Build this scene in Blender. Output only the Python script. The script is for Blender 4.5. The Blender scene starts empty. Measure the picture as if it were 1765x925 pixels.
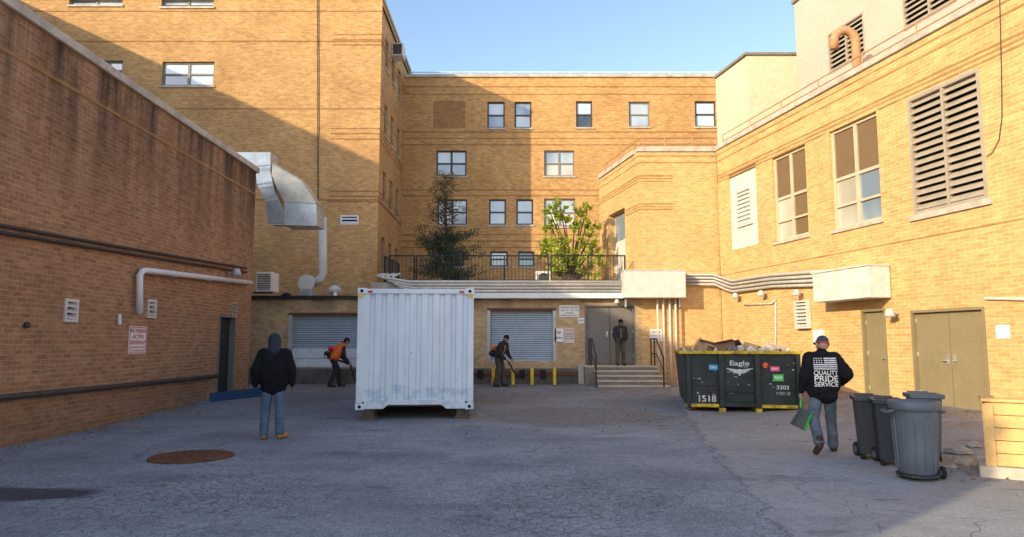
import bpy, math, random
from mathutils import Vector, Matrix
from mathutils.bvhtree import BVHTree
random.seed(7)
FPX=1200.0;CX=882.5;CY=462.5;TH=math.atan(128/1200);CAM=Vector((0,0,1.6))
COL=bpy.context.scene.collection
def ray(px,py):
    dx=(px-CX)/FPX;dy=(CY-py)/FPX
    return Vector((dx,math.cos(TH)-dy*math.sin(TH),math.sin(TH)+dy*math.cos(TH)))
def U(px,py,Y):
    d=ray(px,py);return CAM+d*(Y/d.y)
def sm(t):
    t=max(0,min(1,t));return t*t*(3-2*t)
def gz(x,y): return .2*sm((y-12)/9)+.2*sm((x-5)/3)*sm((y-9)/5)*(1-sm((y-18)/5))
def UG(px,py):
    d=ray(px,py);z=0
    for i in range(12):
        p=CAM+d*((z-1.6)/d.z);z=gz(p.x,p.y)
    return Vector((p.x,p.y,z))
class Frame:
    def __init__(s,ox,oy,ux,uy):
        s.O=Vector((ox,oy,0));s.U=Vector((ux,uy,0)).normalized();s.N=Vector((s.U.y,-s.U.x,0))
    def p(s,u,v,n=0): return s.O+s.U*u+s.N*n+Vector((0,0,v))
    def at(s,px,py,n=0):
        d=ray(px,py);o=s.O+s.N*n
        return CAM+d*((o-CAM).dot(s.N)/d.dot(s.N))
    def uv(s,px,py,n=0):
        q=s.at(px,py,n);return ((q-s.O).dot(s.U),q.z)
    def rect(s,x0,y0,x1,y1,n=0):
        ym=(y0+y1)/2;xm=(x0+x1)/2
        return (s.uv(x0,ym,n)[0],s.uv(x1,ym,n)[0],s.uv(xm,y1,n)[1],s.uv(xm,y0,n)[1])
# ---------------------------------------------------------------- mesh builder
ORG={}
class MB:
    def __init__(s): s.v=[];s.f=[]
    def face(s,*p):
        i=len(s.v);s.v+=[tuple(q) for q in p];s.f.append(tuple(range(i,i+len(p))))
    def hexa(s,p):
        i=len(s.v);s.v+=[tuple(q) for q in p]
        for f in ((0,3,2,1),(4,5,6,7),(0,1,5,4),(1,2,6,5),(2,3,7,6),(3,0,4,7)): s.f.append(tuple(i+k for k in f))
    def box(s,x0,x1,y0,y1,z0,z1):
        s.hexa([(x0,y0,z0),(x1,y0,z0),(x1,y1,z0),(x0,y1,z0),(x0,y0,z1),(x1,y0,z1),(x1,y1,z1),(x0,y1,z1)]);return s
    def fbox(s,F,u0,u1,v0,v1,n0,n1):
        s.hexa([F.p(u0,v0,n1),F.p(u1,v0,n1),F.p(u1,v0,n0),F.p(u0,v0,n0),F.p(u0,v1,n1),F.p(u1,v1,n1),F.p(u1,v1,n0),F.p(u0,v1,n0)]);return s
    def prism(s,pts,off):
        i=len(s.v);n=len(pts);off=Vector(off)
        s.v+=[tuple(p) for p in pts]+[tuple(Vector(p)+off) for p in pts]
        s.f.append(tuple(range(i,i+n)));s.f.append(tuple(range(i+2*n-1,i+n-1,-1)))
        for k in range(n): s.f.append((i+k,i+n+k,i+n+(k+1)%n,i+(k+1)%n))
        return s
    def tube(s,pts,r,k=8):
        pts=[Vector(p) for p in pts];n=len(pts)
        rs=r if isinstance(r,(list,tuple)) else [r]*n
        i=len(s.v);ref=None
        for j,p in enumerate(pts):
            a=(pts[min(j+1,n-1)]-pts[max(j-1,0)]).normalized()
            if ref is None:
                ref=a.orthogonal().normalized()
            ref=(ref-a*ref.dot(a))
            ref=ref.normalized() if ref.length>1e-5 else a.orthogonal().normalized()
            b=a.cross(ref)
            for m in range(k):
                t=2*math.pi*m/k
                s.v.append(tuple(p+(ref*math.cos(t)+b*math.sin(t))*rs[j]))
        for j in range(n-1):
            for m in range(k):
                s.f.append((i+j*k+m,i+j*k+(m+1)%k,i+(j+1)*k+(m+1)%k,i+(j+1)*k+m))
        s.f.append(tuple(i+m for m in range(k))[::-1]);s.f.append(tuple(i+(n-1)*k+m for m in range(k)))
        return s
    def cap(s,p,q,r1,r2,sy=1.0,k=12):
        p=Vector(p);q=Vector(q);a=(q-p)
        if a.length<1e-4: a=Vector((0,0,1e-3));q=p+a
        L=a.length;a=a/L;e=a.orthogonal().normalized();b=a.cross(e);i=len(s.v)
        prof=[]
        for t in (-85,-60,-30,0): prof.append((p+a*(r1*math.sin(math.radians(t))),r1*math.cos(math.radians(t))))
        for t in (0,30,60,85): prof.append((q+a*(r2*math.sin(math.radians(t))),r2*math.cos(math.radians(t))))
        for c,r in prof:
            for m in range(k):
                t=2*math.pi*m/k;o=(e*math.cos(t)+b*math.sin(t))*r;w=c+o
                ax=p+(q-p)*max(0,min(1,(c-p).dot(a)/L))
                w.y=ax.y+(w.y-ax.y)*sy
                s.v.append(tuple(w))
        for j in range(7):
            for m in range(k):
                s.f.append((i+j*k+m,i+j*k+(m+1)%k,i+(j+1)*k+(m+1)%k,i+(j+1)*k+m))
        s.f.append(tuple(i+m for m in range(k))[::-1]);s.f.append(tuple(i+7*k+m for m in range(k)))
        return s
    def lathe(s,c,prof,k=20,ax='z'):
        c=Vector(c);i=len(s.v)
        for r,h in prof:
            for m in range(k):
                t=2*math.pi*m/k
                if ax=='z': w=c+Vector((r*math.cos(t),r*math.sin(t),h))
                elif ax=='x': w=c+Vector((h,r*math.cos(t),r*math.sin(t)))
                else: w=c+Vector((r*math.cos(t),h,r*math.sin(t)))
                s.v.append(tuple(w))
        for j in range(len(prof)-1):
            for m in range(k): s.f.append((i+j*k+m,i+j*k+(m+1)%k,i+(j+1)*k+(m+1)%k,i+(j+1)*k+m))
        s.f.append(tuple(i+m for m in range(k))[::-1]);s.f.append(tuple(i+(len(prof)-1)*k+m for m in range(k)))
        return s
    def build(s,name,mat,parent=None,smooth=False,bev=0,recalc=True):
        o3=ORG.get(parent.name,Vector((0,0,0))) if parent else Vector((0,0,0))
        me=bpy.data.meshes.new(name);me.from_pydata([tuple(Vector(v)-o3) for v in s.v],[],s.f)
        return link(me,name,mat,parent,smooth,bev,recalc,o3)
def link(me,name,mat,parent,smooth=False,bev=0,recalc=False,o3=None):
    if recalc:
        import bmesh
        b=bmesh.new();b.from_mesh(me);bmesh.ops.recalc_face_normals(b,faces=b.faces);b.to_mesh(me);b.free()
    ob=bpy.data.objects.new(name,me);COL.objects.link(ob)
    if mat: me.materials.clear();me.materials.append(mat)
    if smooth:
        for p in me.polygons: p.use_smooth=True
    if bev:
        m=ob.modifiers.new('bevel','BEVEL');m.width=bev;m.segments=2;m.limit_method='ANGLE'
    if parent: ob.parent=parent
    ORG[ob.name]=o3 if o3 is not None else Vector((0,0,0))
    return ob
def T(name,label,cat,loc,group=None):
    o=bpy.data.objects.new(name,None);COL.objects.link(o);o.empty_display_size=.1
    o.location=loc;ORG[o.name]=Vector(loc);o['label']=label;o['category']=cat
    if group: o['group']=group
    return o
def tag(o,label,cat,group=None,kind=None):
    o['label']=label;o['category']=cat
    if group: o['group']=group
    if kind: o['kind']=kind
    return o
# ---------------------------------------------------------------- materials
class NT:
    def __init__(s,name):
        s.m=bpy.data.materials.new(name);s.m.use_nodes=True;s.t=s.m.node_tree;s.b=s.t.nodes['Principled BSDF']
    def n(s,ty,**kw):
        return s.t.nodes.new(ty)
    def l(s,a,b): s.t.links.new(a,b)
    def pos(s): return s.n('ShaderNodeNewGeometry').outputs['Position']
    def mapping(s,vec,scale=(1,1,1),loc=(0,0,0)):
        m=s.n('ShaderNodeMapping');m.inputs['Scale'].default_value=scale;m.inputs['Location'].default_value=loc;s.l(vec,m.inputs['Vector']);return m.outputs[0]
    def noise(s,vec,sc,det=4,rough=.6):
        n=s.n('ShaderNodeTexNoise');n.inputs['Scale'].default_value=sc;n.inputs['Detail'].default_value=min(det,5);n.inputs['Roughness'].default_value=rough
        if vec is not None: s.l(vec,n.inputs['Vector'])
        return n.outputs['Fac']
    def ramp(s,fac,a,b,c0=(0,0,0,1),c1=(1,1,1,1)):
        r=s.n('ShaderNodeValToRGB');r.color_ramp.elements[0].position=a;r.color_ramp.elements[1].position=b
        r.color_ramp.elements[0].color=c0;r.color_ramp.elements[1].color=c1;s.l(fac,r.inputs[0]);return r.outputs[0]
    def mix(s,fac,a,b,mode='MIX'):
        m=s.n('ShaderNodeMix');m.data_type='RGBA';m.blend_type=mode
        def put(x,i):
            if isinstance(x,(int,float)): m.inputs[i].default_value=x if i==0 else (x,x,x,1)
            elif isinstance(x,(tuple,list)): m.inputs[i].default_value=tuple(x[:3])+(1,)
            else: s.l(x,m.inputs[i])
        put(fac,0);put(a,6);put(b,7);return m.outputs[2]
    def math(s,op,a,b=None):
        m=s.n('ShaderNodeMath');m.operation=op
        for i,x in enumerate((a,b)):
            if x is None: continue
            if isinstance(x,(int,float)): m.inputs[i].default_value=x
            else: s.l(x,m.inputs[i])
        return m.outputs[0]
    def blob(s,p,cx,cy,rx,ry,nz=.5):
        v=s.mapping(p,(1/rx,1/ry,0),(-cx/rx,-cy/ry,0));l=s.n('ShaderNodeVectorMath');l.operation='LENGTH';s.l(v,l.inputs[0])
        d=s.math('ADD',l.outputs['Value'],s.math('MULTIPLY',s.math('SUBTRACT',s.noise(p,1.8,5,.7),.5),nz*2))
        return s.ramp(d,.7,1.0,(1,1,1,1),(0,0,0,1))
    def bump(s,h,st=.3,d=.02):
        b=s.n('ShaderNodeBump');b.inputs['Strength'].default_value=st;b.inputs['Distance'].default_value=d
        s.l(h,b.inputs['Height']);s.l(b.outputs[0],s.b.inputs['Normal'])
def c3(c,k): return tuple(min(1,x*k) for x in c[:3])
def M(name,col,rough=.7,metal=0,var=.15,scale=3,bump=.1,spec=.4):
    t=NT(name);p=t.pos();n=t.noise(p,scale,4,.65)
    r=t.ramp(n,.3,.7,c3(col,1-var)+(1,),c3(col,1+var)+(1,))
    n2=t.noise(p,scale*9,2)
    r=t.mix(.25,r,t.ramp(n2,.35,.65,c3(col,.75)+(1,),c3(col,1.2)+(1,)))
    t.l(r,t.b.inputs['Base Color']);t.b.inputs['Roughness'].default_value=rough;t.b.inputs['Metallic'].default_value=metal
    t.b.inputs['Specular IOR Level'].default_value=spec
    if bump>.15: t.bump(n2,bump,.01)
    return t.m
def brick(name,c1,c2,mort,stain=None,bump=.5,dirt=.6):
    t=NT(name);p=t.pos();sx=t.n('ShaderNodeSeparateXYZ');t.l(p,sx.inputs[0])
    u=t.math('ADD',sx.outputs[0],sx.outputs[1]);cb=t.n('ShaderNodeCombineXYZ');t.l(u,cb.inputs[0]);t.l(sx.outputs[2],cb.inputs[1])
    b=t.n('ShaderNodeTexBrick');t.l(cb.outputs[0],b.inputs['Vector'])
    b.inputs['Scale'].default_value=1;b.inputs['Brick Width'].default_value=.225;b.inputs['Row Height'].default_value=.083
    b.inputs['Mortar Size'].default_value=.009;b.inputs['Mortar Smooth'].default_value=.3;b.inputs['Bias'].default_value=-.1
    b.inputs['Color1'].default_value=c1+(1,);b.inputs['Color2'].default_value=c2+(1,);b.inputs['Mortar'].default_value=mort+(1,)
    c=b.outputs['Color']
    c=t.mix(dirt,c,t.ramp(t.noise(p,.7,5,.7),.28,.62,(.68,.63,.58,1),(1.1,1.07,1.04,1)),'MULTIPLY')
    cb2=t.n('ShaderNodeCombineXYZ');t.l(t.math('MULTIPLY',u,3.4),cb2.inputs[0]);t.l(t.math('MULTIPLY',sx.outputs[2],10),cb2.inputs[1])
    c=t.mix(.5,c,t.ramp(t.noise(cb2.outputs[0],1,3,.75),.36,.62,(.66,.6,.55,1),(1.16,1.12,1.07,1)),'MULTIPLY')
    if stain:
        z0,z1,amt=stain
        mr=t.n('ShaderNodeMapRange');t.l(sx.outputs[2],mr.inputs[0]);mr.inputs[1].default_value=z0;mr.inputs[2].default_value=z1
        st=t.noise(t.mapping(p,(1,1,.1)),1.1,5,.75)
        f=t.math('MULTIPLY',mr.outputs[0],t.ramp(st,.38,.60));f=t.math('MULTIPLY',f,amt)
        c=t.mix(f,c,(.045,.034,.027))
        lo=t.n('ShaderNodeMapRange');t.l(sx.outputs[2],lo.inputs[0]);lo.inputs[1].default_value=1.0;lo.inputs[2].default_value=0
        c=t.mix(t.math('MULTIPLY',lo.outputs[0],.35),c,(.08,.06,.05))
    ef=t.noise(t.mapping(p,(1,1,.5)),.8,5,.75);c=t.mix(t.math('MULTIPLY',t.ramp(ef,.62,.78),.25),c,(.55,.47,.37))
    t.l(c,t.b.inputs['Base Color']);t.b.inputs['Roughness'].default_value=.9;t.b.inputs['Specular IOR Level'].default_value=.2
    t.bump(t.math('MULTIPLY',b.outputs['Fac'],-1.0),bump,.008)
    return t.m
mBrickL=brick('brick_red_brown',(.44,.245,.14),(.31,.16,.085),(.42,.32,.24),(3.7,6.8,.95))
mBrickT=brick('brick_tan',(.64,.375,.15),(.49,.265,.095),(.54,.42,.28))
mBrickB=brick('brick_back',(.66,.38,.145),(.50,.265,.09),(.54,.41,.26))
mBrickR=brick('brick_yellow',(.72,.46,.19),(.61,.36,.135),(.68,.53,.35),dirt=.4)
mBrickD=brick('brick_dock',(.6,.44,.25),(.46,.31,.16),(.55,.47,.35),(2.5,3.2,.6))
mBand=brick('brick_band',(.44,.24,.10),(.36,.19,.075),(.32,.23,.14))
mBandR=brick('brick_band_yellow',(.50,.30,.12),(.42,.24,.09),(.38,.27,.16))
mConc=M('concrete',(.42,.38,.33),.9,var=.3,scale=2,bump=.3)
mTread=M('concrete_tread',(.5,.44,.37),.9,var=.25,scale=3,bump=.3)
mRiser=M('concrete_riser',(.24,.2,.165),.9,var=.3,scale=3,bump=.3)  # treads paler, risers darker: light from above put into the concrete colours
mConcD=M('concrete_dark',(.13,.115,.10),.9,var=.5,scale=2,bump=.3)
mCoping=M('coping_stone',(.5,.45,.38),.9,var=.35,scale=3,bump=.3)
mWhite=M('white_paint',(.78,.79,.8),.5,var=.08,scale=3)
mWhiteD=M('white_paint_weathered',(.66,.64,.6),.6,var=.2,scale=3)
mGalv=M('galvanized_steel',(.58,.6,.62),.34,.6,var=.3,scale=2)
mPipe=M('grey_conduit',(.5,.48,.45),.5,.2,var=.2,scale=5)
mPipeD=M('dark_conduit',(.06,.05,.045),.6,.1,var=.3)
mBlack=M('black_metal',(.02,.02,.022),.5,var=.3)
mDark=M('dark_void',(.012,.012,.013),.9,bump=0)
mFrame=M('window_frame',(.24,.21,.18),.5,var=.15)
mFrameD=M('window_frame_dark',(.06,.055,.055),.5,var=.15)
mFrameT=M('window_frame_tan',(.6,.5,.37),.6,var=.15)
mLouv=M('louvre_metal',(.40,.34,.27),.6,var=.2)
mDoor=M('door_olive',(.27,.215,.125),.55,var=.1,scale=2)
mDoorG=M('door_grey',(.19,.17,.155),.55,var=.12,scale=2)
mShut=M('shutter_steel',(.42,.48,.54),.5,.2,var=.15,scale=2)
mRoof=M('roof_tar',(.04,.04,.045),.9,var=.4,scale=1)
mYel=M('yellow_paint',(.8,.56,.04),.6,var=.3,scale=6)
mYelW=M('yellow_paint_worn',(.48,.35,.035),.75,var=.85,scale=7)
mRed=M('red_paint',(.6,.03,.02),.6)
mRust=M('rust_iron',(.17,.075,.045),.85,.2,var=.5,scale=9,bump=.5)
mRustL=M('rusty_pipe',(.5,.27,.14),.8,var=.3,scale=7,bump=.3)
mWood=M('pine_wood',(.66,.43,.18),.8,var=.25,scale=3)
mWoodD=M('old_timber',(.12,.09,.07),.9,var=.4,scale=5,bump=.4)
mPink=M('penthouse_panel',(.58,.45,.37),.8,var=.06,scale=1)
mBeige=M('beige_panel',(.66,.57,.41),.8,var=.07,scale=.6)
mLeafD=M('foliage_dark',(.04,.06,.03),.8,var=.5,scale=2,bump=0)
mLeafR=M('foliage_bronze',(.12,.085,.045),.8,var=.4,scale=2,bump=0)
mLeafG=M('foliage_bright',(.36,.42,.045),.7,var=.4,scale=2.5,bump=0)
mBark=M('bark',(.09,.06,.045),.9,var=.4,scale=8,bump=.5)
mDump=M('dumpster_paint',(.014,.024,.027),.5,var=.8,scale=3,bump=.3)
mBin=M('bin_grey',(.10,.125,.16),.5,var=.15,scale=4)
mBinD=M('bin_dark',(.03,.038,.055),.45,var=.2,scale=4)
mRub=M('rubber',(.015,.015,.015),.8)
mCard=M('cardboard',(.42,.28,.16),.85,var=.2,scale=4)
mInkR=M('ink_red',(.6,.04,.04),.7,var=.05,bump=0);mInkK=M('ink_black',(.03,.03,.035),.7,var=.05,bump=0)
mPaper=M('sign_white',(.82,.8,.8),.6,var=.06,scale=5,bump=0)
mPrint=M('worn_white_print',(.6,.62,.64),.7,var=.3,scale=18,bump=0)
mFade=M('faded_print',(.34,.36,.37),.7,var=.5,scale=14,bump=0)
mPinkSt=M('sticker_pink',(.7,.08,.25),.6,bump=0);mBlueSt=M('sticker_blue',(.06,.35,.6),.6,bump=0)
mOraSt=M('sticker_orange',(.8,.12,.02),.6,bump=0);mGrnSt=M('sticker_green',(.08,.5,.12),.6,bump=0)
mSkin=M('skin',(.42,.24,.17),.6,var=.06,bump=0);mSkinD=M('skin_dark',(.16,.09,.06),.6,var=.06,bump=0)
mBlackC=M('cloth_black',(.013,.013,.017),.9,var=.45,scale=9,bump=.6,spec=.15)
mJean=M('denim',(.10,.15,.225),.9,var=.35,scale=6,bump=.4)
mJean2=M('denim_light',(.10,.135,.18),.9,var=.45,scale=6,bump=.4)
mBoot=M('boot_tan',(.42,.2,.07),.8,var=.2);mBootD=M('boot_dark',(.05,.035,.028),.7,var=.2)
mHood=M('cloth_slate',(.03,.036,.055),.9,var=.2,scale=8,bump=.3)
mOrange=M('hi_vis_orange',(.9,.16,.025),.7,var=.15,scale=7);mGreyC=M('cloth_charcoal',(.03,.03,.035),.9,var=.3,scale=7,bump=.4)
mOlive=M('cloth_olive',(.09,.08,.055),.9,var=.3,scale=7,bump=.4)
mGreen=M('green_plastic',(.05,.45,.05),.4,bump=0);mBluePl=M('blue_grey_board',(.022,.05,.105),.9,var=.2,spec=.08)
def glass(name,c0,c1):
    t=NT(name);p=t.pos();n=t.noise(t.mapping(p,(.5,.5,.25)),1.2,2)
    t.l(t.ramp(n,.4,.6,c0+(1,),c1+(1,)),t.b.inputs['Base Color']);t.b.inputs['Roughness'].default_value=.06
    t.b.inputs['Specular IOR Level'].default_value=.8;t.b.inputs['IOR'].default_value=1.7
    return t.m
mGlL=glass('glass_bright',(.46,.56,.70),(.7,.75,.8));mGlD=glass('glass_dim',(.03,.035,.05),(.09,.10,.12))  # bright and mid panes carry the sky reflection as pale blue base colour
mGlM=glass('glass_mid',(.2,.27,.36),(.45,.52,.6));mBlind=M('window_blind_brown',(.2,.13,.07),.5,var=.1,scale=1.5,bump=0)
mGlC=glass('glass_cream',(.42,.4,.32),(.62,.58,.5))
def contpaint():
    t=NT('container_paint');p=t.pos();n=t.noise(t.mapping(p,(1,1,.25)),2.5,5,.7)
    c=t.ramp(n,.3,.62,(.66,.72,.80,1),(.82,.87,.93,1))
    sx=t.n('ShaderNodeSeparateXYZ');t.l(p,sx.inputs[0])
    f=t.noise(t.mapping(p,(1,1,.8)),2.6,4,.65)
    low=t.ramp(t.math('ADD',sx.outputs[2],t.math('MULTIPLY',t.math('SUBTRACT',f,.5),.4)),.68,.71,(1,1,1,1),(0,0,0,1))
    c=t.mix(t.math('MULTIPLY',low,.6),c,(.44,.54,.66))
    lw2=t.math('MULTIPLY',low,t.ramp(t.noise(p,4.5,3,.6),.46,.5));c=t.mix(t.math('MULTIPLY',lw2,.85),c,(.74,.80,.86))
    sp=t.noise(t.mapping(p,(1,1,.6)),9,3,.6);c=t.mix(t.math('MULTIPLY',t.ramp(sp,.70,.73),.4),c,(.3,.2,.14))
    ru=t.noise(t.mapping(p,(1,1,.07)),7,4,.6);c=t.mix(t.math('MULTIPLY',t.ramp(ru,.62,.75),.12),c,(.4,.32,.26))
    t.l(c,t.b.inputs['Base Color']);t.b.inputs['Roughness'].default_value=.5;return t.m
mCont=contpaint()
def asphalt():
    t=NT('asphalt');p=t.pos();sx=t.n('ShaderNodeSeparateXYZ');t.l(p,sx.inputs[0]);X=sx.outputs[0];Y=sx.outputs[1]
    n1=t.noise(p,.45,5,.7);c=t.ramp(n1,.33,.67,(.19,.205,.24,1),(.33,.35,.385,1))
    fine=t.noise(p,60,2,.8);c=t.mix(.9,c,t.ramp(fine,.32,.68,(.45,.45,.45,1),(1.55,1.55,1.53,1)),'MULTIPLY')
    mid=t.noise(p,11,4,.85);c=t.mix(.7,c,t.ramp(mid,.32,.68,(.6,.6,.61,1),(1.33,1.33,1.31,1)),'MULTIPLY')
    w=t.math('MULTIPLY',t.math('SUBTRACT',t.noise(p,1.6,4,.7),.5),.8)
    seam=t.math('SUBTRACT',t.math('ADD',X,w),t.math('ADD',t.math('MULTIPLY',Y,.155),1.35))
    side=t.ramp(t.math('MULTIPLY',seam,4),0,.5);c=t.mix(t.math('MULTIPLY',side,.4),c,(.40,.38,.37))
    line=t.ramp(t.math('ABSOLUTE',seam),.0,.035,(1,1,1,1),(0,0,0,1));c=t.mix(t.math('MULTIPLY',line,.5),c,(.07,.07,.075))
    dn=t.n('ShaderNodeTexNoise');dn.inputs['Scale'].default_value=3.2;dn.inputs['Detail'].default_value=4;t.l(p,dn.inputs['Vector'])
    va=t.n('ShaderNodeVectorMath');va.operation='MULTIPLY_ADD';t.l(dn.outputs['Color'],va.inputs[0]);va.inputs[1].default_value=(.35,.35,0);t.l(p,va.inputs[2])
    h=None
    area=t.math('MAXIMUM',t.blob(p,-3.3,7.6,1.9,1.3,.5),t.blob(p,.6,7.2,1.3,1.4,.6))
    for sc,wd,a,b,k in ((8.0,.06,None,None,.6),(.6,.006,.44,.54,.5),(1.9,.013,.54,.6,.45)):
        v=t.n('ShaderNodeTexVoronoi');v.feature='DISTANCE_TO_EDGE';v.inputs['Scale'].default_value=sc;t.l(va.outputs[0],v.inputs['Vector'])
        e=t.ramp(v.outputs['Distance'],0,wd,(1,1,1,1),(0,0,0,1))
        msk=area if a is None else t.ramp(t.noise(p,.33+.05*sc,3),a,b)
        f=t.math('MULTIPLY',t.math('MULTIPLY',e,msk),k);c=t.mix(f,c,(.06,.06,.07));h=f if h is None else t.math('MAXIMUM',h,f)
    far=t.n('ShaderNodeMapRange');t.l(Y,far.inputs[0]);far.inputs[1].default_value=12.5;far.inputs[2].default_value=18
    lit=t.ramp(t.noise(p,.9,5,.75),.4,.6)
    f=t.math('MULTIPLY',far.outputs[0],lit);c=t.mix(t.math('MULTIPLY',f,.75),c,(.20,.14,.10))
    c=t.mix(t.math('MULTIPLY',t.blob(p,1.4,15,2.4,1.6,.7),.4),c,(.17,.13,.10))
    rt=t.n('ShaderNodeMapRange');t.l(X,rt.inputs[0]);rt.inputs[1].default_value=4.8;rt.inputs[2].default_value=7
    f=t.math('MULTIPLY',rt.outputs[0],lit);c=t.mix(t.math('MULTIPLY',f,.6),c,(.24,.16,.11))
    st=t.ramp(t.noise(t.mapping(p,(.7,1.8,1)),1.3,3,.6),.62,.68);c=t.mix(t.math('MULTIPLY',st,.45),c,(.09,.095,.11))
    wet=t.ramp(t.noise(t.mapping(p,(1,2.2,1)),.3,4,.7),.54,.62);c=t.mix(t.math('MULTIPLY',wet,.35),c,(.13,.14,.165))
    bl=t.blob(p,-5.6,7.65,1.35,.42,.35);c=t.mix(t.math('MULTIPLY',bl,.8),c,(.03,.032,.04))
    t.l(c,t.b.inputs['Base Color']);t.b.inputs['Roughness'].default_value=.88;t.b.inputs['Specular IOR Level'].default_value=.25
    hh=t.math('SUBTRACT',t.math('MULTIPLY',fine,.6),t.math('MULTIPLY',h,1.2));t.bump(t.math('ADD',hh,mid),.8,.014)
    return t.m
mAsph=asphalt()
# ---------------------------------------------------------------- text
def text_mesh(s,size):
    cu=bpy.data.curves.new('lettering','FONT');cu.body=s;cu.size=size;cu.align_x='CENTER';cu.align_y='CENTER';cu.offset=size*.015
    o=bpy.data.objects.new('tmp',cu);COL.objects.link(o);bpy.context.view_layer.update()
    me=bpy.data.meshes.new_from_object(o.evaluated_get(bpy.context.evaluated_depsgraph_get()))
    vs=[v.co.copy() for v in me.vertices];fs=[tuple(p.vertices) for p in me.polygons]
    bpy.data.objects.remove(o);bpy.data.curves.remove(cu);bpy.data.meshes.remove(me);return vs,fs
def text(s,F,u,v,n,size,mat,parent,name='lettering',width=None):
    vs,fs=text_mesh(s,size)
    if not vs: return
    k=1
    if width:
        w=max(a.x for a in vs)-min(a.x for a in vs);k=width/w
    m=MB();m.v=[tuple(F.p(u+a.x*k,v+a.y,n)) for a in vs];m.f=fs
    return m.build(name,mat,parent,recalc=False)
# ---------------------------------------------------------------- walls / windows
def wall(B,F,u0,u1,v0,v1,holes,mat,depth=.22,name='wall'):
    us=sorted({u0,u1}|{h[0] for h in holes}|{h[1] for h in holes});vs=sorted({v0,v1}|{h[2] for h in holes}|{h[3] for h in holes})
    us=[u for u in us if u0<=u<=u1];vs=[v for v in vs if v0<=v<=v1];m=MB()
    for i in range(len(us)-1):
        for j in range(len(vs)-1):
            a=(us[i]+us[i+1])/2;b=(vs[j]+vs[j+1])/2
            if any(h[0]<a<h[1] and h[2]<b<h[3] for h in holes): continue
            m.face(F.p(us[i],vs[j]),F.p(us[i+1],vs[j]),F.p(us[i+1],vs[j+1]),F.p(us[i],vs[j+1]))
    for a,b,c,d in holes:
        for q in (((a,c),(a,d)),((b,c),(b,d)),((a,c),(b,c)),((a,d),(b,d))):
            (x,y),(z,w)=q;m.face(F.p(x,y,0),F.p(z,w,0),F.p(z,w,-depth),F.p(x,y,-depth))
    return m.build(name,mat,B,recalc=False)
def window(B,F,r,cols=1,rows=2,top=None,bot=None,fr=None,dep=.12,sill=True,t=.05,split=None):
    fr=fr or mFrame;top=top or mGlL;bot=bot or mGlM;a,b,c,d=r;m=MB();n0=-dep-.05;n1=-dep+.03
    m.fbox(F,a,a+t,c,d,n0,n1);m.fbox(F,b-t,b,c,d,n0,n1);m.fbox(F,a+t,b-t,d-t,d,n0,n1);m.fbox(F,a+t,b-t,c,c+t,n0,n1)
    w=(b-a)/cols
    for i in range(1,cols): m.fbox(F,a+i*w-t*.7,a+i*w+t*.7,c+t,d-t,n0,n1-.004)
    sp=split if split is not None else .5;ym=c+(d-c)*sp
    if rows==2: m.fbox(F,a+t,b-t,ym-t*.5,ym+t*.5,n0,n1-.008)
    W=m.build('window',fr,B)
    for i in range(cols):
        x0=a+i*w+t*.6;x1=a+(i+1)*w-t*.6
        if rows==2:
            tm=top[i%len(top)] if isinstance(top,list) else top;bm=bot[i%len(bot)] if isinstance(bot,list) else bot
            MB().fbox(F,x0,x1,ym,d-t*.6,-dep-.02,-dep-.01).build('pane',tm,W)
            MB().fbox(F,x0,x1,c+t*.6,ym,-dep-.035,-dep-.025).build('pane',bm,W)
        else: MB().fbox(F,x0,x1,c+t*.6,d-t*.6,-dep-.02,-dep-.01).build('pane',top,W)
    if sill: MB().fbox(F,a-.06,b+.06,c-.09,c-.003,-dep,.05).build('sill',mCoping,W)
    return W
def louvre(B,F,r,step=.12,mat=None,fr=None,cols=1,name='louvre',n=0,t=.06):
    mat=mat or mLouv;a,b,c,d=r;m=MB()
    m.fbox(F,a,a+t,c,d,n-.1,n+.03);m.fbox(F,b-t,b,c,d,n-.1,n+.03);m.fbox(F,a+t,b-t,d-t,d,n-.1,n+.03);m.fbox(F,a+t,b-t,c,c+t,n-.1,n+.03)
    for i in range(1,cols):
        x=a+(b-a)*i/cols;m.fbox(F,x-.03,x+.03,c+t,d-t,n-.1,n+.026)
    k=int((d-c-2*t)/step)
    for i in range(k):
        z=c+t+(i+.1)*(d-c-2*t)/k
        m.hexa([F.p(a+t,z,n+.02),F.p(b-t,z,n+.02),F.p(b-t,z+step*.75,n-.09),F.p(a+t,z+step*.75,n-.09),F.p(a+t,z+.02,n+.02),F.p(b-t,z+.02,n+.02),F.p(b-t,z+step*.75+.02,n-.09),F.p(a+t,z+step*.75+.02,n-.09)])
    L=m.build(name,mat,B)
    MB().fbox(F,a+.01,b-.01,c+.01,d-.01,n-.16,n-.12).build('backing',mDark,L)
    return L
def bandm(B,F,u0,u1,zs,h,mat,holes=(),n=.012):  # recessed courses drawn as proud strips, recess shade given by darker brick
    for z in zs:
        segs=[(u0,u1)]
        for a,b,c,d in holes:
            if c-.12<z+h and d>z:
                ns=[]
                for s0,s1 in segs:
                    if b<s0 or a>s1: ns.append((s0,s1))
                    else:
                        if a-.08>s0: ns.append((s0,a-.08))
                        if b+.08<s1: ns.append((b+.08,s1))
                segs=ns
        for s0,s1 in segs: MB().fbox(F,s0,s1,z,z+h,-.02,n).build('brick_course',mat,B)
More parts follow.
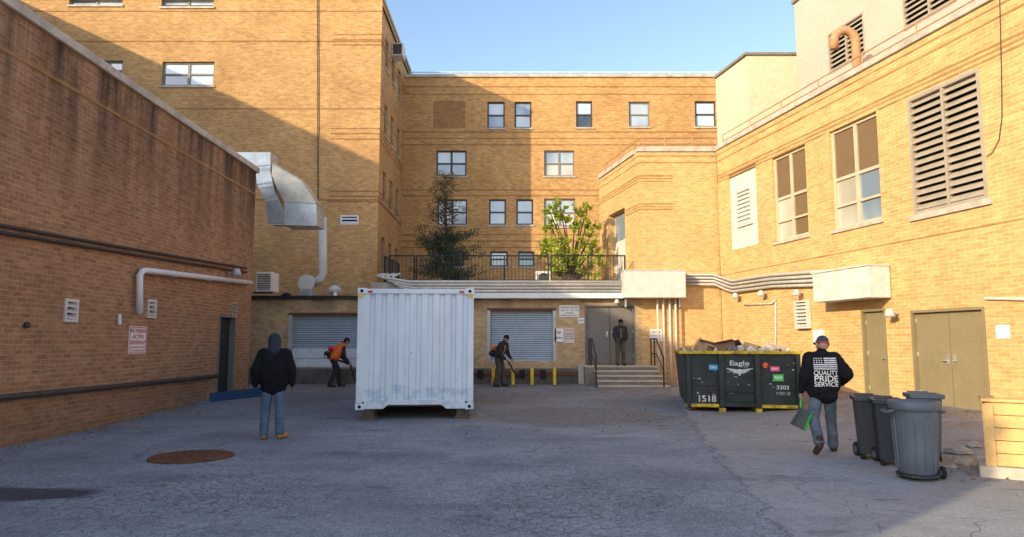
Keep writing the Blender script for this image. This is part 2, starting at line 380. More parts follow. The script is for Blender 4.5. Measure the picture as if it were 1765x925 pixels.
# ---------------------------------------------------------------- ground
def grid_ground():
    xs=[-600,-200,-80,-40,-25]+[-16+.5*i for i in range(65)]+[25,40,80,200,600]
    ys=[-600,-200,-80,-40,-20,-10,-4]+[-2+.5*i for i in range(57)]+[35,60,120,300,1500]
    v=[(x,y,gz(x,y)+.012*math.sin(x*1.3+y*.7)*sm((y-2)/3)*sm((22-y)/3)*sm((7-abs(x))/2)) for y in ys for x in xs];n=len(xs)
    m=MB();m.v=v;m.f=[(j*n+i,j*n+i+1,(j+1)*n+i+1,(j+1)*n+i) for j in range(len(ys)-1) for i in range(n-1)]
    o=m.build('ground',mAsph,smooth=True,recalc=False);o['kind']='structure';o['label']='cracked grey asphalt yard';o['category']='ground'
grid_ground()
# ================================================================ LEFT WING
FL=Frame(-7.8,0,0,1)
B=T('brick_building','long windowless brown brick wing with dark stained top along the left of the yard','building',(-7.8,8,0))
LE=20.8
dr=(FL.uv(376,600)[0],FL.uv(404,600)[0],.12,2.35)
vents=[FL.rect(110,515,133,555),FL.rect(253,516,268,548),FL.rect(400,521,407,547)]
wall(B,FL,-4,LE,-.2,6.75,[dr]+vents,mBrickL)
m=MB();m.face((-22,-4,-.2),(-7.8,-4,-.2),(-7.8,-4,6.75),(-22,-4,6.75));m.build('end_wall',mBrickL,B,recalc=False)
m=MB();m.face((-22,LE,-.2),(-7.8,LE,-.2),(-7.8,LE,6.75),(-22,LE,6.75));m.build('end_wall',mBrickL,B,recalc=False)
MB().box(-22,-8.05,-4,LE,6.5,6.7).build('roof',mRoof,B)
MB().box(-8.1,-7.72,-4.1,LE+.08,6.75,6.92).build('coping',mCoping,B,bev=.02)
D=MB().fbox(FL,dr[0],dr[1],dr[2],dr[3],-.2,-.14).build('door',mBlack,B);D['label']='dark side door in shadow'
MB().fbox(FL,dr[0]-.02,dr[0]+.05,dr[2],dr[3],-.14,.02).fbox(FL,dr[1]-.05,dr[1]+.02,dr[2],dr[3],-.14,.02).fbox(FL,dr[0]+.05,dr[1]-.05,dr[3]-.06,dr[3]+.02,-.14,.02).build('frame',mDoorG,D)
for r in vents[:2]: louvre(B,FL,r,.09,mWhiteD,name='vent',t=.05)
louvre(B,FL,vents[2],.09,mLouv,name='vent',t=.04)
bandm(B,FL,-4,LE,[6.05],.06,mBand)
for lab,y0,y1,h in (('unseen tall brick block behind the left wing, sized to cast shade on the rear buildings',9,27.4,16.4),('unseen brick block added behind the left wing, nearer end, to shade the yard',-17,8.98,14.3)):
    b=T('brick_building',lab,'building',(-26,y0,0));MB().box(-31,-22.02,y0,y1,-.2,h-.3).build('wall',mBrickL,b);MB().box(-31.1,-21.9,y0-.0,y1,h-.3,h).build('coping',mCoping,b)  # added shadow casters out of view, sized by where their shade falls
# ================================================================ TALL BUILDING
YT=27.5;FT=Frame(0,YT,1,0);xc=U(653,300,YT).x
B=T('brick_building','tall tan brick building with shadow slanting across its face at the left rear','building',(xc-5,YT,0))
HT=15.75
w1=FT.rect(279,106,369,147);w2=FT.rect(160,104,211,136);w3=FT.rect(279,-30,369,11);w4=FT.rect(120,-32,212,8)
vt=FT.rect(587,371,618,387);hl=[w1,w2,w3,w4,vt]
wall(B,FT,-31,xc,-.2,HT,hl,mBrickT)
for w in (w1,w3,w4): window(B,FT,w,2,2,mGlL,[mGlM,mGlL],mFrame,t=.07)
window(B,FT,w2,2,2,mGlL,mGlM,mFrame,t=.07)
louvre(B,FT,vt,.1,mWhite,name='vent',t=.05)
FTs=Frame(xc,YT,0,1);YB=33.3
sw=[]
for z in (5.2,8.0,10.9,13.8):
    for y in (.9,2.5,4.2): sw.append((y,y+.75,z-.6,z+.75))
wall(B,FTs,0,YB-YT,-.2,HT,sw,mBrickT)
for w in sw: window(B,FTs,w,1,2,mGlL,mGlD,mFrame,t=.06)
MB().box(-31,xc,YT+.1,60,HT-.4,HT-.2).build('roof',mRoof,B)
MB().box(-31,xc+.06,YT-.06,YT+.3,HT,HT+.16).box(xc-.3,xc+.06,YT+.3,60,HT,HT+.16).build('coping',mCoping,B)
def zy(py,Y): return U(882,py,Y).z
zs=[zy(p,YT) for p in (20,72,188,345)]
bandm(B,FT,-31,xc,zs,.05,mBand,hl)
zq=[]
for base in (222,330,60): zq+=[zy(base+k*9,YT) for k in range(3)]
bandm(B,FT,xc-2.0,xc,[z for z in zq],.05,mBand,[]);bandm(B,FTs,0,YB-YT,zq+zs,.05,mBand,sw)
m=MB();m.face((xc,YB,-.2),(xc,60,-.2),(xc,60,HT),(xc,YB,HT));m.build('side_wall',mBrickT,B,recalc=False)
dsp=MB().tube([FT.at(547,-20,.05),FT.at(548,378,.05)],.022,6).build('downpipe',mPipeD);tag(dsp,'thin dark downpipe down the face of the tall left brick building','pipe')
a=U(699,84,30);A=T('air_conditioner','small grey window air conditioner high on the tall building side','air conditioner',(xc,30.2,a.z-.4))
MB().box(xc-.02,xc+.5,29.9,30.6,a.z-.35,a.z+.25).build('casing',mWhiteD,A,bev=.03);MB().box(xc+.06,xc+.44,29.87,29.897,a.z-.28,a.z+.18).build('grille',mFrameD,A)
# ================================================================ BACK BUILDING
FB=Frame(0,YB,1,0);HB=zy(133,YB);hb=HB
B=T('brick_building','wide four storey brick building closing the rear of the yard, half in sun','building',(3,YB,0))
row=[((840,175,870,220),1),((887,175,916,220),1),((993,174,1021,219),1),((1084,175,1120,218),1),((1198,174,1234,218),1),
((752,259,804,303),2),((938,259,990,303),2),((754,343,805,387),2),((843,343,872,387),1),((890,343,919,387),1),((938,342,992,390),2),
((845,433,875,459),1),((893,433,921,459),1),((756,433,800,459),2)]
hs=[(FB.rect(*r),c) for r,c in row]
wall(B,FB,xc,14,-.2,hb,[h for h,c in hs],mBrickB)
for i,(h,c) in enumerate(hs):
    tp=[mGlL,mGlM,mGlL,mGlM,mGlL,mGlL,mGlM,mGlL,mGlL,mGlL,mGlM,mGlL,mGlD,mGlL][i];bt=[mGlM,mGlL,mGlD,mGlM,mGlL,mGlM,mGlC,mGlL,mGlL,mGlL,mGlC,mGlM,mGlM,mGlD][i]
    window(B,FB,h,c,2,tp,bt,mFrame if i in (3,6,10) else mFrameD,t=.07)
bl=FB.rect(747,174,802,220);MB().fbox(FB,bl[0],bl[1],bl[2],bl[3],-.02,.015).build('blocked_window',mBand,B)
bandm(B,FB,xc,14,[zy(p,YB) for p in (150,163,228,239,250,328,338,405,416,427)],.055,mBand,[h for h,c in hs]+[bl])
MB().box(xc,14,YB-.08,YB+.3,hb,hb+.14).build('coping',mCoping,B);MB().box(xc,14,YB+.31,60,hb-.4,hb-.2).build('roof',mRoof,B)
m=MB();z0=hb+.14
for i in range(20): x=xc+.3+i*1.0;m.tube([(x,YB+.5,z0-.3),(x,YB+.5,z0+.32)],.02,5)
m.tube([(xc+.2,YB+.5,z0+.32),(14,YB+.5,z0+.32)],.03,5);m.tube([(xc+.2,YB+.5,z0+.12),(14,YB+.5,z0+.12)],.02,5)
tag(m.build('roof_railing',mWhite),'thin pale railing along the roof edge of the rear building','railing')
# ================================================================ RIGHT WING
FR=Frame(9.77,12.6,.21,-1);HR=8.42
u_far=FR.uv(1240,400)[0];u_near=7
B=T('brick_building','sunlit yellow brick wing with louvres, tall windows and olive doors on the right','building',tuple(FR.p(0,0)))
wp=FR.rect(1257,290,1305,426);wa=FR.rect(1332,259,1391,411);wb=FR.rect(1431,207,1516,388);wl=FR.rect(1568,140,1697,358)
d1=list(FR.rect(1488,532,1530,683));d2=list(FR.rect(1574,531,1703,703));d1[2]=.2;d2[2]=.2
hl=[wp,wa,wb,wl,tuple(d1),tuple(d2)]
wall(B,FR,u_far,u_near,-.3,HR,hl,mBrickR)
P=MB().fbox(FR,wp[0],wp[1],wp[2],wp[3],-.1,-.06).build('infill_panel',mWhiteD,B);lv=FR.rect(1268,325,1295,389);louvre(P,FR,lv,.13,mWhiteD,n=-.02)
for w,tops,bots in ((wa,[mBlind,mBlind],[mGlC,mBlind]),(wb,[mBlind,mBlind],[mGlC,mGlM])):
    window(B,FR,w,2,2,tops,bots,mFrameT,t=.08,split=.5)
    a,b,c,d=w;MB().fbox(FR,a+.08,b-.08,c+(d-c)*.22,c+(d-c)*.22+.06,-.18,-.086).build('glazing_bar',mFrameT,B)
louvre(B,FR,wl,.17,mLouv,cols=2,n=-.02,t=.08);MB().fbox(FR,wl[0]-.1,wl[1]+.1,wl[2]-.13,wl[2]-.003,-.2,.06).build('sill',mCoping,B)
def dbl(B,F,r,leaves,mat):
    a,b,c,d=r;t=.06;fm=MB().fbox(F,a,a+t,c,d,-.2,.015).fbox(F,b-t,b,c,d,-.2,.015).fbox(F,a+t,b-t,d-t,d,-.2,.015)
    fm.build('door_frame',mat,B);w=(b-a-2*t)/leaves
    MB().fbox(F,a+t,b-t,c,d-t,-.2,-.17).build('backing',mDark,B)
    for i in range(leaves):
        x0=a+t+i*w+.008;D=MB().fbox(F,x0,x0+w-.016,c+.02,d-t-.008,-.13,-.08).build('door',mat,B)
        hx=x0+w-.1 if i==0 else x0+.08
        MB().fbox(F,hx-.03,hx+.03,c+.95,c+1.15,-.08,-.065).tube([F.p(hx,c+1.02,-.07),F.p(hx,c+1.02,-.02),F.p(hx+(-.1 if i==0 else .1),c+1.02,-.02)],.013,6).build('handle',mGalv,D)
        MB().fbox(F,x0+.02,x0+w-.03,c+.04,c+.24,-.08,-.074).build('kick_plate',mat,D)
        for z in (.25,1.1,1.85): MB().tube([F.p(x0+.0 if i==0 else x0+w-.015,c+z,-.075),F.p(x0+.0 if i==0 else x0+w-.015,c+z+.1,-.075)],.012,6).build('hinge',mGalv,D)
dbl(B,FR,d1,1,mDoor);dbl(B,FR,d2,2,mDoor)
MB().fbox(FR,d2[0]-.1,d2[1]+.1,.1,.198,-.2,.25).build('threshold',mConc,B);MB().fbox(FR,d1[0]-.1,d1[1]+.1,.1,.198,-.2,.2).build('threshold',mConc,B)
MB().fbox(FR,u_far,u_near,HR,HR+.17,-.3,.07).build('coping',mCoping,B,bev=.02)
bandm(B,FR,u_far,u_near,[HR-.18,HR-.42,HR-.95,HR-1.06,HR-1.17],.045,mBandR,[wl,wb,wa])
bandm(B,FR,u_far,u_near,[wl[2]-.55],.03,mBandR,[wp,wa,wb])
q=MB();q.face(FR.p(u_far,HR-.1,-.3),FR.p(u_near,HR-.1,-.3),FR.p(u_near,HR-.1,-22),FR.p(u_far,HR-.1,-22));q.build('roof',mRoof,B,recalc=False)
q=MB();q.face(FR.p(u_near,-.2,0),FR.p(u_near,-.2,-22),FR.p(u_near,HR,-22),FR.p(u_near,HR,0));q.build('end_wall',mBrickR,B,recalc=False)
m=MB()
for n_,zz in ((-.25,.42),(-.25,.2)): m.tube([FR.p(u_far,HR+.17+zz,n_),FR.p(u_near,HR+.17+zz,n_)],.018,5)
k=u_far
while k<u_near: m.tube([FR.p(k,HR+.1,-.25),FR.p(k,HR+.59,-.25)],.018,5);k+=1.8
tag(m.build('roof_railing',mRustL),'thin rusty pipe railing on the roof edge of the right wing','railing')
YA=24.4;FA=Frame(0,YA,1,0);xa=U(1103,400,YA).x;xb=FR.p(u_far,0).x
B=T('brick_building','sunlit brick annex with banded corner and tall doorway at the rear right','building',(xa,YA,0))
wall(B,FA,xa,xb+.02,-.2,HR,[],mBrickR)
LA=4.3;FAs=Frame(xa-.2055*LA,YA+.9787*LA,.21,-1)
do=(FAs.uv(1049,430)[0],FAs.uv(1078,430)[0],3.7,FAs.uv(1063,364)[1])
wall(B,FAs,0,LA,-.2,HR,[do],mBrickR,depth=.35)
D=MB().fbox(FAs,do[0],do[1],do[2],do[3],-.33,-.28).build('door',mWhiteD,B);MB().fbox(FAs,do[0]+.1,do[1]-.1,do[2]+1.9,do[3]-.1,-.28,-.26).build('pane',mGlM,D)
MB().fbox(FA,xa-.05,xb,HR,HR+.17,-.35,.06).fbox(FAs,0,LA-.36,HR,HR+.17,-.35,.06).build('coping',mCoping,B)
bandm(B,FA,xa,xb,[HR-.18,HR-.42],.045,mBandR);bandm(B,FA,xa,xa+1.2,[HR-.9,HR-1.0,HR-1.1,6.5,6.4,6.3],.035,mBandR);bandm(B,FAs,0,LA,[HR-.18,HR-.42,HR-.9,HR-1.0,HR-1.1,6.5,6.4,6.3],.035,mBandR,[do])
q=MB();a0=FAs.p(0,HR-.1,-.36);a1=FAs.p(LA,HR-.1,-.36);q.face(a0,a1,(xb+.3,YA+.3,HR-.1),(xb+3,YA+5,HR-.1));q.build('roof',mRoof,B,recalc=False)
m=MB()
for z in (.2,.42): m.tube([FAs.p(0,HR+.17+z,-.2),FAs.p(LA-.2,HR+.17+z,-.2),(xb,YA+.2,HR+.17+z)],.02,5)
for q_ in [FAs.p(k,0,-.2) for k in (0.1,1.4,2.8,4.0)]+[Vector((xa+k,YA+.2,0)) for k in (1,2,2.9)]: m.tube([(q_.x,q_.y,HR+.1),(q_.x,q_.y,HR+.59)],.02,5)
tag(m.build('roof_railing',mRustL),'thin pipe railing around the top of the rear right annex','railing')
p0=U(1287,95,27);p1=Vector((p0.x-.2055*2.55,27+2.5,0))
B=T('rooftop_block','plain beige rooftop enclosure standing above the annex','building',(p0.x,27,HR))
MB().prism([(p0.x,27,HR-.2),(p0.x+8,27,HR-.2),(p0.x+8,p1.y,HR-.2),(p1.x,p1.y,HR-.2)],(0,0,p0.z-HR+.2)).build('wall',mBeige,B)
MB().prism([(p0.x-.1,26.92,p0.z+.002),(p0.x+8,26.92,p0.z+.002),(p0.x+8,p1.y,p0.z+.002),(p1.x-.1,p1.y,p0.z+.002)],(0,0,.1)).build('roof_trim',mFrame,B)
FP=Frame(FR.O.x+.9787*3,FR.O.y+.2055*3,.21,-1);up,vp=FP.uv(1369,6)
B=T('rooftop_block','pale pink rooftop penthouse with dark louvres above the right wing','building',tuple(FP.p(0,HR)))
l1=FP.rect(1427,38,1491,112);l2=list(FP.rect(1555,-20,1650,28));l2[2]=l1[2];l2[3]=l1[3]
wall(B,FP,up,8,HR-.2,vp,[l1,tuple(l2)],mPink)
for l in (l1,l2): louvre(B,FP,l,.16,mLouv,n=-.02,cols=2)
q=MB();q.face(FP.p(up,HR-.2),FP.p(up,HR-.2,-10),FP.p(up,vp,-10),FP.p(up,vp));q.build('end_wall',mPink,B,recalc=False)
MB().fbox(FP,up-.08,8,vp,vp+.12,-10,.08).build('roof_trim',mFrame,B)
g0=FP.at(1477,112,1.0);top=FP.at(1470,55,1.0).z;r=.32
pts=[(g0.x,g0.y,HR),(g0.x,g0.y,top-r)]+[(g0.x-r+r*math.cos(t),g0.y+.0,top-r+r*math.sin(t)) for t in [math.pi*k/8 for k in range(1,9)]]+[(g0.x-2*r,g0.y,top-r-.25)]
tag(MB().tube(pts,.13,12).build('gooseneck_vent',mRustL,smooth=True),'rusty curved gooseneck vent pipe in front of the pink penthouse','vent')
# ================================================================ DOCK
B=T('loading_dock_building','low tan brick loading dock block with two roller doors and a double door','building',(-2,YA,0))
xl=-9.6;zr=3.12
r1=FA.rect(500,543,640,633);r2=FA.rect(843,535,955,622);r3=FA.rect(1008,525,1095,628)
FD=FA
wall(B,FD,xl,xa,-.2,zr,[r1,r2,r3],mBrickD)
for r in (r1,r2):
    m=MB();k=int((r[3]-r[2])/.075)
    for i in range(k):
        z=r[2]+i*(r[3]-r[2])/k;h=(r[3]-r[2])/k
        m.hexa([FD.p(r[0],z,-.12),FD.p(r[1],z,-.12),FD.p(r[1],z,-.16),FD.p(r[0],z,-.16),FD.p(r[0],z+h-.014,-.155),FD.p(r[1],z+h-.014,-.155),FD.p(r[1],z+h-.014,-.185),FD.p(r[0],z+h-.014,-.185)])
    D=m.build('roller_door',mShut,B)
    MB().fbox(FD,r[0],r[1],r[2],r[3],-.21,-.19).build('backing',mDark,D)
    MB().fbox(FD,r[0]-.07,r[0]+.04,r[2],r[3],-.11,.02).build('guide_rail',mPipe,D);MB().fbox(FD,r[1]-.04,r[1]+.07,r[2],r[3],-.11,.02).build('guide_rail',mPipe,D)
    MB().fbox(FD,r[0]-.07,r[1]+.07,r[3]+.002,r[3]+.09,-.1,.03).build('lintel',mRust,D)
rr=FA.rect(500,600,640,633);mRep=M('repair_sheet_white',(.72,.76,.82),.4,.1,var=.25,scale=3)
MB().fbox(FA,rr[0]+.05,rr[1],rr[2]+.02,rr[2]+.3,-.118,-.09).build('repair_sheet',mRep,B);MB().fbox(FA,rr[0]+.05,rr[1],rr[2]+.32,rr[3],-.118,-.09).build('repair_sheet',mRep,B)
dbl(B,FA,r3,2,mDoorG)
MB().box(xl,xa,YA+.3,YB,zr-.25,zr-.05).build('roof',mRoof,B)
MB().box(xl-.1,-3.6,YA-.12,YA+.25,zr,zr+.12).build('roof_edge',mBlack,B)
MB().box(-9.2,2.25,YA-.45,YA-.002,-.1,.72).build('dock_platform',mConcD,B,bev=.02)
MB().box(U(817,640,YA).x,2.2,YA-.5,YA-.452,.5,.62).build('dock_edge',mRust,B)
for px in (828,900,936):
    x=U(px,640,YA-.5).x;MB().box(x-.09,x+.09,YA-.6,YA-.502,.4,.68).build('dock_bumper',mRub,B,bev=.015)
tx0=U(640,480,YA).x;tx1=xa+.0;zt=3.72
t=T('terrace','raised concrete terrace with pale fascia above the loading dock','terrace',(0,YA,zr))
MB().box(tx0,tx1-.01,YA+.06,YB-.02,zr+.07,zt).build('deck',mConc,t)
MB().box(-1.6,tx1-.01,YA-.3,YA+.055,zr+.01,zr+.2).build('fascia',mWhite,t,bev=.02)
MB().box(tx0,tx1-.01,YA+.0,YA+.055,zr+.205,zt-.03).build('parapet',mCoping,t)
YRa=YA+.35
def railing(x0,x1,y0,y1,z0,label,h=.98,mat=mBlack,step=.13):
    t=T('railing',label,'railing',(x0,y0,z0));A=Vector((x0,y0,z0));Bv=Vector((x1,y1,z0));L=(Bv-A).length;e=(Bv-A)/L
    MB().tube([A+Vector((0,0,h)),Bv+Vector((0,0,h))],.025,6).build('top_rail',mat,t);MB().tube([A+Vector((0,0,.1)),Bv+Vector((0,0,.1))],.018,6).build('bottom_rail',mat,t)
    n=max(2,round(L/1.7)+1)
    for i in range(n): p=A+e*L*i/(n-1);MB().tube([p-Vector((0,0,.02)),p+Vector((0,0,h+.02))],.03,6).build('post',mat,t)
    m=MB();k=int(L/step)
    for i in range(1,k): p=A+e*L*i/k;m.tube([p+Vector((0,0,.1)),p+Vector((0,0,h))],.011,4)
    m.build('balusters',mat,t);return t
X=lambda px,py,Y:U(px,py,Y).x
railing(X(718,460,YRa),X(945,460,YRa),YRa,YRa,zt,'black baluster railing on the terrace in front of the dark conifer')
railing(X(950,460,YRa),X(1077,460,YRa),YRa,YRa,zt,'black baluster railing on the terrace in front of the bright green tree')
railing(X(662,460,YRa),X(662,460,YRa)+.1,YRa+.1,YA+3,zt,'black railing running back along the left end of the terrace')
railing(X(672,460,YRa),X(714,460,YRa),YRa,YRa,zt,'short leftmost black baluster railing panel on the terrace')
cx=X(937,465,26);c=T('air_conditioner','small white outdoor condenser unit on the terrace behind the railing','air conditioner',(cx,26,zt))
MB().box(cx-.3,cx+.3,25.9,26.2,zt,zt+.55).build('casing',mWhiteD,c,bev=.02);MB().lathe((cx,25.885,zt+.28),[(.2,0),(.2,.014)],20,'y').build('fan_grille',mFrameD,c)
# porch & steps
px0=X(1008,640,23.6);px1=X(1130,640,23.6);zp=.83
s=T('porch','concrete porch with wide steps in front of the grey double doors','porch',(px0,23,.2))
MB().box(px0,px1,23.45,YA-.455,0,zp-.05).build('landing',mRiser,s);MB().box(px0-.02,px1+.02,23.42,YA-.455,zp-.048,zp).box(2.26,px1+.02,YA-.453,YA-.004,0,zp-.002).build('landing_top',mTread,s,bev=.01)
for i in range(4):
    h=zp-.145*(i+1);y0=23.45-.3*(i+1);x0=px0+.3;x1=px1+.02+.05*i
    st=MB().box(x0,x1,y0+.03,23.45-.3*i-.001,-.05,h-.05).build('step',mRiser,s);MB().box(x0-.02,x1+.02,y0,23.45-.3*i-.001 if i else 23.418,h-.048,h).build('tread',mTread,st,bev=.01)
def hrail(x,label):
    ye=22.25;pts=[(x,24.2,zp+.9),(x,23.3,zp+.9),(x,ye,.2+.95),(x,ye,.2)]
    t=T('handrail',label,'handrail',(x,ye,.2));MB().tube(pts,.026,6).build('top_rail',mBlack,t)
    MB().tube([(x,24.2,zp+.4),(x,23.3,zp+.4),(x,ye,.2+.5)],.018,6).build('middle_rail',mBlack,t)
    for y in (24.2,23.6): MB().tube([(x,y,zp-.01),(x,y,zp+.9)],.024,6).build('post',mBlack,t)
hrail(px0+.22,'black pipe handrail on the left side of the porch steps');hrail(px1-.02,'black pipe handrail on the right side of the porch steps')
bl=[(850,628),(884,628),(917,628),(956,628)]
names=['leftmost yellow bollard beside the bending worker','second yellow bollard from the left, under the roller door','third yellow bollard from the left in front of the dock','rightmost yellow bollard, just left of the porch']
for (px,py),nm in zip(bl,names):
    p=U(px,650,23.3);b=T('bollard',nm,'bollard',(p.x,23.3,.2),'yellow bollards along the dock')
    MB().lathe((p.x,23.3,.18),[(.055,0),(.055,.54),(.045,.58),(.02,.59)],14).build('post',mYel,b,smooth=False);MB().lathe((p.x,23.3,.19),[(.12,0),(.12,.03)],14).build('base',mConcD,b)
# ================================================================ pipes
def pipes(name,label,lines,r,mat,cat='pipe',k=8,group=None):
    t=T(name,label,cat,tuple(lines[0][0]),group)
    for l in lines: MB().tube(l,r,k).build('pipe',mat,t,smooth=True)
    return t
lines=[]
for i in range(4):
    z=zr+.28+.105*i;y=YA-.14
    lines.append([(X(700-i*9,470,YA)-.35,YA+1.2,zt+.35),(X(690-i*9,470,YA)-.1,YA+.4,zt+.33),(X(680-i*9,470,YA)-.05,YA-.1,zt+.2),(X(690-i*9,490,YA),y-.03*i,z+.14),(X(715,490,YA)-.05*i,y-.03*i,z),(X(1072,490,YA),y-.03*i,z)])
pipes('conduit_bundle','bundle of pale conduits running along the terrace edge above the dock',lines,.045,mWhiteD)
r=FA.rect(1070,470,1173,515);t=T('junction_box','large white junction box above the double doors','utility box',(r[0],YA,r[2]));MB().fbox(FA,r[0],r[1],r[2],r[3],.06,.75).build('cover',mWhiteD,t,bev=.015)
MB().fbox(FA,r[0]-.02,r[1]+.02,r[3]-.0,r[3]+.03,.05,.78).build('lid',mWhiteD,t)
for q in (r[0]+.1,r[1]-.14): MB().fbox(FA,q,q+.04,r[2]-.3,r[2]-.002,.01,.3).build('bracket',mGalv,t)
lines=[]
for i,px in enumerate((1133,1143,1154,1164)):
    x=X(px,560,YA-.2);lines.append([(x,YA-.3,r[2]+.02),(x,YA-.3,.12)])
pipes('conduit_bundle','four vertical pale conduits dropping from the white junction box beside the porch',lines,.038,mWhiteD)
lines=[]
for i in range(4):
    v0=FA.uv(1200,474+i*5.5)[1]
    a=[(X(1174,480,YA),YA-.12-.02*i,v0),(X(1228,480,YA),YA-.12-.02*i,v0)]
    b=[FR.at(1252,481+i*6,.12+.02*i),FR.at(1262,484+i*6.0,.12+.02*i),FR.at(1300,478+i*6.5,.12),FR.at(1330,474+i*6.5,.12),FR.at(1432,466+i*8,.12)]
    lines.append(a+b)
pipes('conduit_bundle','bundle of conduits curving from the annex onto the right brick wing',lines,.045,mPipe)
r=FR.rect(1436,455,1500,513);t=T('junction_box','large pale junction box jutting from the sunlit right brick wall','utility box',tuple(FR.p(r[0],r[2])))
r=(r[0],FR.uv(1536,480)[0],FR.uv(1500,513,.5)[1],FR.uv(1500,458,.5)[1])
MB().fbox(FR,r[0],r[1],r[2],r[3],.02,.62).build('cover',mWhiteD,t,bev=.015);MB().fbox(FR,r[0]-.02,r[1]+.02,r[3],r[3]+.03,.01,.65).build('lid',mWhiteD,t)
pipes('conduit_bundle','pair of dark conduits running the length of the left brick wall',[[FL.at(-60,377,.06),FL.at(200,424,.06),FL.at(425,462,.06)],[FL.at(-60,390,.06),FL.at(200,433,.06),FL.at(425,469,.06)]],.03,mPipeD)
tag(MB().tube([FL.at(-60,691,.12),FL.at(180,668,.12),FL.at(374,648,.12)],.05,8).build('guard_rail',mPipeD,smooth=True),'low dark pipe rail along the base of the left brick wall','rail')
t=T('white_pipe','thick white pipe bent from the vent along the left brick wall','pipe',tuple(FL.at(241,540,.1)))
MB().tube([FL.at(241,540,.12),FL.at(241,474,.12),FL.at(245,467,.12),FL.at(252,466,.12),FL.at(432,487,.12)],.065,10).build('pipe',mWhite,t,smooth=True)
for q in ((300,472),(360,479)):
    p=FL.at(q[0],q[1],.12);MB().lathe((p.x,p.y-.03,p.z),[(.08,0),(.08,.06)],12,'y').build('bracket',mWhiteD,t)
tag(MB().tube([FL.at(206,541,.04),FL.at(206,559,.04)],.035,8).build('pipe_stub',mWhite),'short white pipe stub on the left brick wall beside the vent','pipe')
p=FL.at(46,560,.03);tag(MB().lathe((p.x-.02,p.y,p.z),[(.05,0),(.05,.05),(.03,.07)],14,'x').build('wall_fitting',mPipeD),'small round dark fitting on the left brick wall','fitting')
def wlamp(p,N,label,s=1.0):
    t=T('wall_lamp',label,'lamp',tuple(p));N=Vector(N);q=p+N*.25*s
    MB().tube([p,p+N*.15*s],.03*s,8).build('arm',mPipe,t);MB().tube([q+Vector((0,0,.12*s)),q-Vector((0,0,.08*s))],[.07*s,.15*s],12).build('lamp_shade',mWhiteD if s<.95 else mPipe,t,smooth=True)
    MB().tube([q-Vector((0,0,.081*s)),q-Vector((0,0,.1*s))],[.12*s,.09*s],12).build('lens',mGlL,t)
wlamp(FL.at(392,470,.02),FL.N,'dark wall lamp near the far end of the left brick wall',1.0)
wlamp(FR.at(1322,506,.02),FR.N,'white wall lamp on the right wing below the conduits, middle one',.8)
wlamp(FR.at(1277,510,.02),FR.N,'white wall lamp on the right wing nearest the annex corner',.8)
wlamp(FR.at(1384,505,.02),FR.N,'white wall lamp on the right wing left of the pale junction box',.8)
wlamp(FR.at(1548,540,.02),FR.N,'grey round wall lamp between the two olive doors',.9)
p=U(1062,520,YA);wlamp(p,(0,-1,0),'small lamp over the grey double doors',.7)
pipes('pipe_run','thin pipe dropping down the sunlit wall behind the dumpster',[[FR.at(1337,520,.05),FR.at(1337,640,.05)],[FR.at(1282,525,.05),FR.at(1330,523,.05),FR.at(1337,516,.05)]],.025,mWhiteD)
tag(MB().tube([FR.at(1722,-40,.03),FR.at(1726,120,.03),FR.at(1727,200,.03),FR.at(1722,240,.03),FR.at(1710,263,.03),FR.at(1700,270,.03)],.008,5).build('cable',mPipeD),'loose cable hanging down the brick right of the big louvre','cable')
tag(MB().tube([FR.at(1698,514,.04),FR.at(1800,516,.04)],.03,8).build('conduit',mWhiteD),'short pale conduit running right from above the olive double doors','pipe')
louv=T('wall_grille','small beige louvred grille low on the right brick wall','grille',tuple(FR.at(1388,565)));louvre(louv,FR,FR.rect(1377,518,1399,566),.1,mWhiteD,n=.12,t=.04)
def bx(F,r,n,label,cat,mat,name):
    t=T(name,label,cat,tuple(F.p(r[0],r[2])));MB().fbox(F,r[0],r[1],r[2],r[3],0.002,n).build('cover',mat,t,bev=.01);MB().fbox(F,r[0]+.02,r[1]-.02,r[2]+.02,r[3]-.02,n+.001,n+.01).build('door_panel',mat,t);return t
bx(FR,FR.rect(1408,568,1422,597),.12,'small white electrical box behind the walking man','utility box',mWhite,'utility_box')
bx(FR,FR.rect(1718,560,1742,584),.03,'white notice plate right of the olive double doors','sign',mPaper,'notice_plate')
pp=X(418,600,LE+.6);tag(MB().tube([(pp,LE+.5,3.3),(pp,LE+.5,.15)],.09,10).build('downpipe',mBlack),'dark vertical downpipe in the corner left of the dock','pipe')
tag(MB().tube([(X(421,600,23.5),23.8,3.2),(X(421,600,23.5),23.8,.2)],.06,10).build('downpipe',mGalv),'pale galvanized downpipe beside the left end of the dock wall','pipe')
p=U(437,502,LE+.0);a=T('air_conditioner','white through-wall air conditioner at the far end of the left wall','air conditioner',(p.x,LE,p.z))
x0=X(440,480,20.9);x1=X(468,480,20.9);z0=U(450,502,20.9).z;z1=U(450,468,20.9).z
MB().box(x0,x1,20.95,21.6,z0,z1).build('casing',mWhiteD,a,bev=.02)
g=MB()
for i in range(9): g.box(x0+.05,x1-.05,20.925,20.948,z0+.06+i*.055,z0+.085+i*.055)
g.build('grille',mFrameD,a);MB().box(x0-.1,x1,21.0,21.05,z0-.06,z0-.002).build('bracket',mPipeD,a)
YD=21.9
t=T('air_duct','large bent galvanized duct crossing from the left roof and dropping down','duct',tuple(U(440,300,YD)))
def poly(pts,Y,d): 
    return MB().prism([U(a,b,Y) for a,b in pts],(0,d,0))
poly([(392,262),(466,262),(466,296),(474,330),(500,384),(462,384),(457,346),(443,318),(439,287)],YD,.7).build('duct_section',mGalv,t)
mGalv2=M('galvanized_steel_tan',(.56,.5,.42),.35,.5,var=.3,scale=2)
